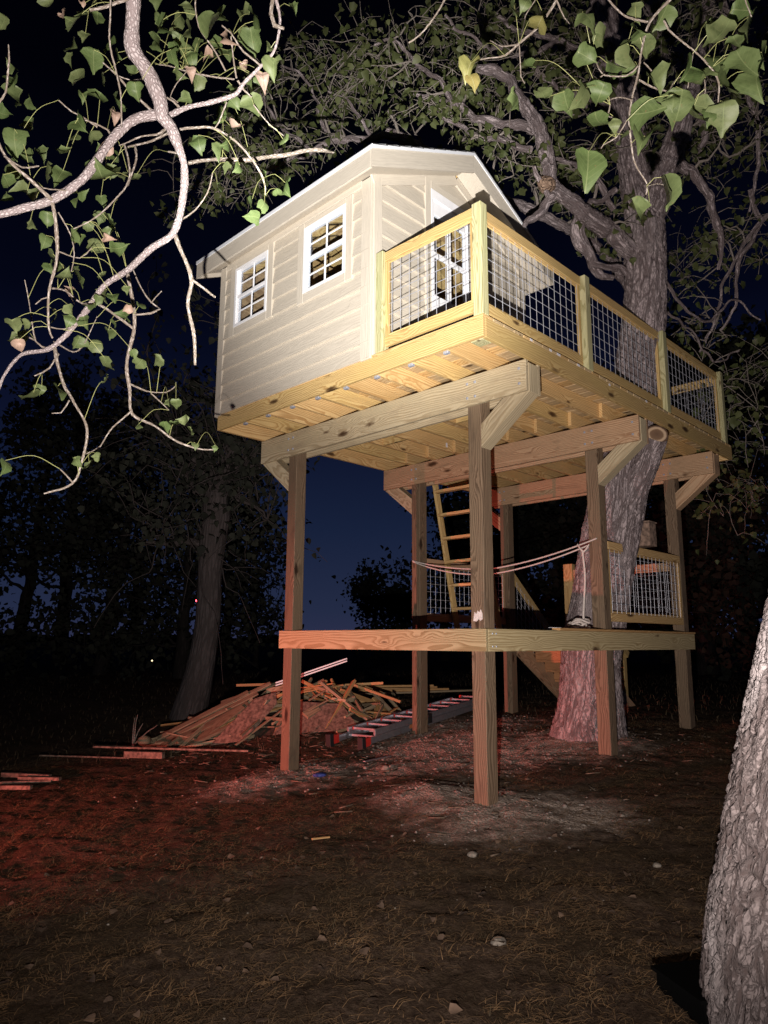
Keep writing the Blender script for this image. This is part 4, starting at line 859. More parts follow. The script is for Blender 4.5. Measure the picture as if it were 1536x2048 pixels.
DECK_TREE = [
('trunk',[(-0.655,2.74,-0.213,0.56),(-0.585,2.7,0.25,0.42),(-0.52,2.665,0.67,0.35),(-0.439,2.613,1.224,0.32),(-0.288,2.611,1.89,0.305),(-0.147,2.626,2.504,0.31),(-0.023,2.651,3.01,0.285),(0.07,2.66,3.462,0.26),(0.176,2.659,4.03,0.25),(0.305,2.666,4.659,0.24),(0.397,2.665,5.179,0.235),(0.439,2.635,5.649,0.23),(0.458,2.625,6.077,0.22),(0.433,2.584,6.453,0.19),(0.413,2.503,7.008,0.175),(0.378,2.433,7.651,0.16),(0.322,2.366,8.325,0.145),(0.265,2.294,9.014,0.13),(0.215,2.257,9.597,0.11)]),
('limb',[(0.452,2.641,5.897,0.17),(0.617,2.624,6.323,0.145),(0.778,2.619,6.688,0.135),(0.96,2.621,7.103,0.125),(1.041,2.725,7.571,0.11),(1.163,2.839,8.163,0.085),(1.317,2.95,8.884,0.06)]),
('limb',[(0.407,2.597,5.614,0.105),(0.366,2.392,5.701,0.1),(0.308,2.161,5.824,0.095),(0.217,1.908,5.909,0.1),(0.138,1.62,5.992,0.085),(0.099,1.379,6.038,0.08),(0.068,1.153,6.059,0.085)]),
('limb',[(0.088,1.178,6.039,0.08),(0.097,1.196,6.23,0.07),(0.074,1.17,6.466,0.075),(0.022,1.103,6.755,0.075),(-0.062,1.023,6.968,0.07),(-0.147,0.95,7.157,0.06)]),
('branch',[(-0.15,0.953,7.13,0.06),(-0.186,0.919,7.315,0.055),(-0.306,0.815,7.447,0.06),(-0.437,0.721,7.499,0.04)]),
('branch',[(-0.023,1.174,6.748,0.06),(-0.193,1.099,6.871,0.055),(-0.389,1.006,6.958,0.05),(-0.589,0.909,7.045,0.045),(-0.725,0.862,7.189,0.04),(-0.88,0.788,7.362,0.035),(-1.065,0.699,7.475,0.03),(-1.276,0.59,7.572,0.02)]),
('branch',[(-0.809,0.699,7.267,0.03),(-0.938,0.639,7.564,0.027),(-1.1,0.567,7.781,0.024),(-1.261,0.488,8.03,0.021),(-1.446,0.385,8.283,0.018),(-1.654,0.317,8.306,0.015)]),
('branch',[(-0.098,1.152,6.545,0.04),(-0.353,1.038,6.709,0.033),(-0.645,0.887,6.875,0.028),(-0.894,0.757,7.127,0.022),(-1.108,0.66,7.385,0.015)]),
('branch',[(0.1,1.22,5.92,0.05),(0.019,1.095,5.724,0.045),(-0.032,0.979,5.608,0.04),(-0.052,0.887,5.519,0.025)]),
('branch',[(0.074,1.194,5.919,0.03),(0.076,1.135,5.976,0.027),(0.037,1.015,6.109,0.023),(0.05,0.96,6.19,0.02)]),
('branch',[(0.126,1.802,5.973,0.07),(0.037,1.834,5.783,0.085),(0.067,1.984,5.59,0.07),(0.122,2.151,5.423,0.05),(0.179,2.293,5.365,0.03)]),
('branch',[(0.067,1.984,5.59,0.04),(0.133,2.133,5.442,0.037),(0.279,2.305,5.516,0.033),(0.342,2.452,5.366,0.03)]),
('branch',[(0.829,2.717,6.777,0.07),(0.929,2.952,6.688,0.06),(0.984,3.173,6.481,0.05),(1.006,3.355,6.297,0.045),(1.009,3.534,6.05,0.035),(0.919,3.639,5.738,0.02)]),
('branch',[(0.343,2.2,6.372,0.03),(0.234,2.078,6.239,0.027),(0.147,1.951,6.218,0.023),(0.108,1.898,6.087,0.02)]),
('branch',[(0.982,2.82,7.532,0.06),(1.055,3.103,7.259,0.045),(0.917,3.181,6.977,0.03)]),
('branch',[(0.258,2.3,6.207,0.04),(0.153,1.97,6.538,0.033),(0.089,1.754,6.584,0.027),(-0.018,1.509,6.572,0.02)]),
('limb',[(0.205,2.898,5.33,0.06),(-0.229,2.881,6.147,0.06),(-0.924,2.644,6.827,0.065),(-1.681,2.369,7.413,0.07),(-2.093,1.803,7.86,0.075),(-2.337,1.463,8.071,0.07),(-2.454,1.289,8.114,0.05)]),
('branch',[(-2.317,1.442,8.041,0.05),(-2.708,1.157,8.1,0.046),(-3.113,0.877,8.085,0.042),(-3.383,0.747,8.001,0.036),(-3.761,0.52,7.879,0.028),(-4.04,0.385,7.777,0.02)]),
('branch',[(-3.059,0.829,8.145,0.03),(-3.184,0.748,8.401,0.025),(-3.227,0.73,8.728,0.02),(-3.412,0.555,9.128,0.018),(-3.628,0.408,9.289,0.015)]),
('branch',[(-2.668,1.213,8.148,0.025),(-2.741,1.09,8.35,0.022),(-2.855,0.91,8.619,0.018),(-2.985,0.748,8.753,0.015)]),
('branch',[(-3.35,0.719,8.008,0.03),(-3.613,0.476,8.326,0.025),(-3.778,0.328,8.648,0.02),(-3.902,0.236,8.904,0.015)]),
('branch',[(0.578,2.626,7.854,0.05),(0.75,2.844,8.228,0.04),(0.674,2.8,8.667,0.03),(0.596,2.753,9.115,0.02)]),
('branch',[(0.32,2.466,8.047,0.07),(0.153,2.12,8.202,0.055),(-0.037,1.768,8.294,0.04),(-0.312,1.347,8.324,0.027),(-0.449,1.049,8.409,0.02)]),
('branch',[(-0.037,1.768,8.294,0.035),(-0.287,1.505,8.078,0.028),(-0.506,1.215,8.093,0.02),(-0.75,0.872,8.222,0.018),(-0.86,0.646,8.405,0.015)]),
('branch',[(0.365,2.506,7.5,0.05),(0.172,2.149,7.6,0.04),(0.054,1.895,7.582,0.03),(-0.128,1.549,7.675,0.025),(-0.217,1.282,7.821,0.02)]),
('branch',[(1.353,3.105,8.973,0.05),(1.382,3.404,8.47,0.043),(1.406,3.715,7.893,0.035),(1.386,3.988,7.3,0.026),(1.181,4.099,6.63,0.015)]),
('branch',[(1.211,4.066,6.876,0.03),(1.234,4.261,6.475,0.028),(0.987,4.193,6.068,0.025),(0.866,4.265,5.594,0.02),(0.668,4.231,5.24,0.015)]),
('branch',[(1.334,4.264,6.57,0.03),(1.123,4.215,6.365,0.025),(0.806,4.143,5.843,0.02),(0.622,4.202,5.313,0.018),(0.42,4.183,5.028,0.015)]),
('branch',[(0.506,3.003,5.517,0.02),(0.586,3.334,5.227,0.018),(0.743,3.682,5.166,0.015),(0.951,3.988,5.465,0.013),(1.105,4.365,5.28,0.01)]),
('branch',[(0.446,3.033,5.169,0.015),(0.585,3.447,5.01,0.013),(0.7,3.871,4.721,0.012),(0.882,4.239,4.91,0.01)]),
('stub',[(-0.052,2.689,2.616,0.17),(0.107,2.637,2.875,0.15),(0.278,2.593,3.154,0.14),(0.405,2.527,3.346,0.135),(0.514,2.455,3.489,0.125)]),
]
FAR_TREE = [
('trunk',[(-7.031,1.464,0.042,0.3),(-6.876,1.496,0.559,0.25),(-6.745,1.505,1.077,0.215),(-6.625,1.492,1.635,0.2),(-6.524,1.44,2.272,0.19),(-6.433,1.398,2.831,0.21),(-6.341,1.379,3.311,0.23),(-6.28,1.358,3.672,0.2)]),
('limb',[(-6.284,1.363,3.632,0.12),(-6.353,1.29,3.88,0.108),(-6.484,1.175,4.049,0.094),(-6.582,1.083,4.259,0.076),(-6.807,0.825,4.631,0.058),(-7.038,0.57,4.965,0.04)]),
('limb',[(-6.256,1.38,3.672,0.13),(-6.185,1.428,4.044,0.108),(-6.102,1.476,4.458,0.09),(-5.986,1.515,5.038,0.072),(-5.888,1.514,5.704,0.05)]),
('branch',[(-6.504,1.409,2.594,0.1),(-6.548,1.288,2.765,0.078),(-6.628,1.147,2.865,0.06),(-6.81,0.94,2.836,0.045),(-7.159,0.559,2.846,0.03)]),
('branch',[(-6.222,1.414,3.672,0.04),(-6.012,1.605,3.548,0.03),(-5.797,1.8,3.424,0.022),(-5.679,1.919,3.221,0.015)]),
('branch',[(-6.164,1.4,3.952,0.04),(-5.886,1.588,4.105,0.03),(-5.638,1.806,4.02,0.022),(-5.42,1.934,4.172,0.015)]),
('branch',[(-6.295,1.302,3.831,0.04),(-6.464,1.141,3.624,0.03),(-6.55,0.951,3.854,0.022),(-6.587,0.829,4.005,0.015)]),
]
NEAR_TREE = [
('trunk',[(2.674,-1.514,-0.597,0.4),(2.682,-1.633,-0.122,0.348),(2.728,-1.665,0.157,0.34),(2.786,-1.682,0.421,0.325),(2.861,-1.692,0.721,0.32),(2.93,-1.701,1.001,0.315),(3.003,-1.707,1.28,0.31),(3.061,-1.713,1.503,0.305),(3.163,-1.704,1.836,0.3),(3.283,-1.687,2.204,0.29),(3.445,-1.674,2.756,0.28)]),
]
LEFT_LEAVES = [(0.06,-4.029,4.392,0.0849,0),(-0.009,-3.957,4.24,0.0665,0),(-0.034,-3.899,4.096,0.1141,0),(-0.073,-3.821,4.136,0.0618,0),(0.171,-3.861,4.558,0.0665,0),(0.118,-3.759,4.564,0.0753,1),(0.648,-3.884,4.1,0.112,0),(0.488,-3.728,4.339,0.07,0),(0.122,-3.704,4.434,0.1168,0),(0.285,-3.716,4.119,0.1246,0),(0.276,-3.586,4.42,0.0887,0),(0.641,-3.786,3.969,0.0898,0),(0.428,-3.762,4.251,0.0573,0),(0.556,-3.839,4.302,0.049,1),(0.494,-3.619,4.192,0.0644,0),(0.522,-3.551,4.134,0.0583,0),(0.817,-3.649,3.774,0.0882,0),(0.576,-3.729,3.841,0.0914,0),(0.492,-3.765,3.868,0.0555,0),(0.263,-3.511,4.127,0.0889,0),(0.334,-3.534,3.985,0.0735,1),(0.534,-3.781,3.691,0.0905,0),(0.145,-3.67,3.897,0.0671,0),(0.477,-3.82,3.552,0.0782,0),(0.173,-3.728,3.627,0.0978,0),(0.412,-3.87,3.457,0.078,0),(0.398,-4.015,3.551,0.1173,0),(-0.059,-3.832,3.99,0.0883,0),(0.226,-3.98,3.447,0.0791,0),(0.259,-3.932,3.404,0.0792,0),(-0.261,-3.849,3.647,0.0622,0),(-0.078,-3.755,3.621,0.0883,0),(0.431,-3.703,3.422,0.0679,0),(0.02,-3.582,3.616,0.0689,0),(0.395,-3.61,3.755,0.0837,1),(0.317,-3.567,3.75,0.0856,0),(0.553,-3.665,3.46,0.1277,0),(0.135,-3.487,3.616,0.0618,0),(0.374,-3.476,3.656,0.0858,0),(0.262,-3.373,3.749,0.062,0),(0.15,-3.552,3.771,0.1022,0),(0.215,-3.958,3.62,0.0618,0),(0.198,-3.839,3.294,0.0687,0),(0.345,-3.824,3.149,0.0725,0),(0.379,-3.835,3.25,0.0602,0),(0.493,-3.765,3.15,0.0771,0),(0.389,-3.68,3.206,0.0557,0),(0.267,-3.559,3.275,0.0781,0),(0.65,-3.655,3.114,0.0587,1),(0.302,-3.487,3.38,0.0659,0),(0.49,-3.541,3.172,0.0809,0),(0.496,-3.591,3.296,0.0557,0),(0.188,-3.508,3.49,0.0606,0),(0.18,-3.722,3.168,0.0829,0),(0.299,-3.71,3.024,0.093,0),(0.255,-3.625,3.073,0.102,0),(0.086,-3.596,3.059,0.0794,1),(0.452,-3.725,2.803,0.0533,0),(-0.131,-3.57,3.025,0.0621,0),(0.47,-3.723,2.75,0.053,0),(0.1,-3.509,2.922,0.08,0),(0.137,-3.435,3.093,0.0676,0),(0.625,-3.6,2.849,0.0647,0),(0.221,-3.372,2.977,0.0737,0),(0.474,-3.465,2.906,0.0563,1),(0.408,-3.366,2.976,0.0583,0),(0.678,-3.563,2.88,0.047,0),(0.268,-3.896,2.727,0.0769,0),(0.228,-3.831,2.767,0.0545,0),(-0.271,-3.69,2.89,0.1032,0),(0.185,-3.835,2.669,0.0729,1),(0.058,-3.522,2.83,0.0667,0),(0.016,-3.422,2.86,0.0891,0),(0.076,-3.366,2.915,0.0755,0),(0.381,-3.505,2.625,0.0748,0),(0.366,-3.489,2.543,0.0624,0),(0.397,-3.345,2.667,0.0707,0),(0.329,-3.213,2.728,0.0803,0),(0.611,-3.478,2.617,0.0419,0),(-0.158,-3.668,2.539,0.1199,0),(-0.066,-3.546,2.581,0.0873,0),(-0.176,-3.605,2.6,0.061,0),(0.715,-3.348,2.263,0.0649,0),(0.27,-3.053,2.441,0.0756,0),(0.751,-3.277,2.307,0.0656,0),(0.604,-3.238,2.427,0.0685,0),(0.316,-3.277,2.375,0.0586,0),(0.344,-2.975,2.328,0.0479,0),(0.713,-3.08,2.221,0.0311,0),(-0.078,-3.356,2.216,0.089,0),(0.101,-3.498,2.186,0.0516,0),(0.314,-3.485,2.176,0.0434,0),(-0.01,-3.785,2.122,0.093,0),(0.662,-3.315,2.407,0.0484,0),(0.772,-3.254,2.254,0.0416,0),(1.184,-3.28,4.199,0.1144,0),(0.924,-3.109,4.34,0.1254,0),(0.775,-3.044,4.543,0.0831,0),(1.078,-3.345,4.086,0.0785,1),(1.085,-3.437,4.096,0.1124,0),(0.607,-3.18,4.394,0.1176,0),(0.819,-3.309,4.196,0.0708,1),(0.827,-3.392,4.122,0.0819,0),(0.858,-3.492,4.07,0.0795,0),(0.724,-3.357,4.218,0.1169,0),(0.6,-3.352,4.506,0.0877,0),(0.83,-3.408,4.366,0.0952,0),(0.83,-3.408,4.254,0.0821,0),(0.908,-3.604,4.093,0.0888,0),(0.482,-3.403,4.551,0.0752,0),(0.943,-3.552,3.949,0.0649,0),(0.746,-3.426,4.242,0.0703,0),(0.52,-3.448,4.613,0.0811,0),(1.227,-3.188,3.942,0.096,0),(0.922,-3.031,4.168,0.0797,1),(0.763,-3.041,4.326,0.0619,1),(0.921,-3.104,4.109,0.085,0),(0.781,-3.161,4.325,0.0871,0),(1.236,-3.219,4.02,0.0538,0),(1.008,-3.133,3.9,0.1202,0),(0.903,-3.457,3.808,0.0663,0),(0.622,-3.238,4.205,0.0744,0),(0.871,-3.411,3.994,0.0618,1),(0.746,-3.414,4.055,0.0698,0),(0.675,-3.043,4.16,0.0901,0),(0.676,-3.137,4.038,0.088,0),(0.525,-3.157,3.948,0.0967,0),(0.908,-3.189,3.795,0.1016,1),(0.865,-3.186,3.738,0.083,0),(0.72,-3.138,3.798,0.0731,0),(0.847,-3.183,3.62,0.0574,0),(0.977,-3.195,3.542,0.0617,0),(1.1,-3.025,3.728,0.0604,0),(1.323,-3.151,4.221,0.0542,0),(0.859,-3.226,3.496,0.0689,0),(0.745,-2.883,3.761,0.0623,0),(0.831,-2.808,3.705,0.1033,0),(0.952,-2.935,3.551,0.0588,0),(0.906,-3.062,3.443,0.0831,0),(1.012,-3.077,3.368,0.0809,0),(1.093,-3.179,3.246,0.0775,0),(0.507,-3.709,3.681,0.0738,0),(0.192,-3.734,4.28,0.0804,0),(0.252,-3.587,4.219,0.0747,0),(0.508,-3.789,4.303,0.075,0),(0.021,-3.776,3.791,0.0804,0),(-0.091,-3.875,3.71,0.0937,0),(0.02,-3.845,3.754,0.066,0),(-0.017,-3.957,3.951,0.0789,0),(-0.021,-3.934,4.167,0.0734,0),(1.055,-3.251,4.308,0.075,0),(0.813,-3.241,4.483,0.0661,0),(0.581,-3.603,3.581,0.0555,0),(0.434,-3.578,3.602,0.0638,0),(-0.004,-3.667,3.208,0.0668,0),(0.078,-3.647,3.185,0.0594,0),(0.448,-3.584,3.03,0.0494,0),(0.099,-3.354,2.967,0.0618,0),(0.216,-3.503,3.013,0.0525,0),(0.226,-3.542,2.97,0.0583,0),(0.636,-3.667,3.133,0.047,0),(0.283,-3.609,3.347,0.0516,0),(0.797,-3.551,4.11,0.0736,0),(0.684,-3.354,4.317,0.079,0),(0.825,-3.369,4.215,0.0699,0),(0.724,-3.209,4.389,0.0808,0),(0.846,-3.154,4.073,0.059,0),(0.874,-3.028,4.192,0.0537,0)]
RIGHT_LEAVES = [(2.366,-2.279,4.076,0.1049,0),(2.359,-2.158,4.075,0.0964,0),(2.47,-2.042,4.207,0.0744,0),(2.552,-1.924,4.209,0.098,0),(2.516,-2.115,4.013,0.0718,0),(2.405,-2.03,4.082,0.0751,0),(2.472,-1.952,4.078,0.1042,0),(2.436,-2.044,3.996,0.1025,0),(2.342,-2.017,4.01,0.1052,0),(2.386,-1.977,3.99,0.0875,0),(2.312,-2.225,3.944,0.1066,0),(2.523,-1.987,3.837,0.1011,0),(2.789,-1.911,3.959,0.1303,0),(2.821,-1.664,4.24,0.1039,0),(2.828,-1.601,4.19,0.1397,0),(2.827,-1.728,3.911,0.1341,0),(2.837,-1.615,3.861,0.1595,0),(2.719,-1.745,3.968,0.1257,0),(2.683,-1.769,3.939,0.1258,0),(2.669,-1.986,3.797,0.1087,0),(2.628,-1.788,3.885,0.1034,0),(2.742,-1.749,3.835,0.1354,0),(2.713,-1.709,3.711,0.1364,0),(2.601,-1.924,3.709,0.1334,0),(2.617,-1.82,3.701,0.1699,0),(2.646,-1.745,3.777,0.1033,0),(2.669,-1.763,3.704,0.0794,0),(2.29,-2.098,3.693,0.1028,0),(2.337,-2.336,3.645,0.1233,0),(2.377,-2.251,3.69,0.1031,0),(2.229,-2.284,3.721,0.1003,0),(2.458,-1.97,3.721,0.1419,0),(2.413,-2.145,3.51,0.0819,0),(2.431,-1.951,3.606,0.1025,0),(2.342,-2.07,3.637,0.0737,0),(2.316,-2.274,3.346,0.161,0),(2.503,-1.903,3.332,0.1396,0),(2.443,-2.032,3.194,0.0983,0),(2.129,-2.53,3.649,0.0967,0),(2.198,-2.44,3.698,0.0974,0),(2.143,-2.453,3.848,0.0716,0),(1.97,-2.67,3.804,0.0979,2),(1.978,-2.647,3.761,0.0653,2),(2.241,-2.509,3.973,0.0858,2),(2.102,-2.505,4.144,0.0726,0),(2.164,-2.483,4.153,0.0609,0),(2.877,-1.635,3.965,0.0905,0),(2.803,-1.734,4.033,0.0677,0),(2.399,-2.166,3.575,0.0656,0),(2.703,-1.742,4.202,0.0581,0),(2.623,-2.063,3.636,0.0748,0)]
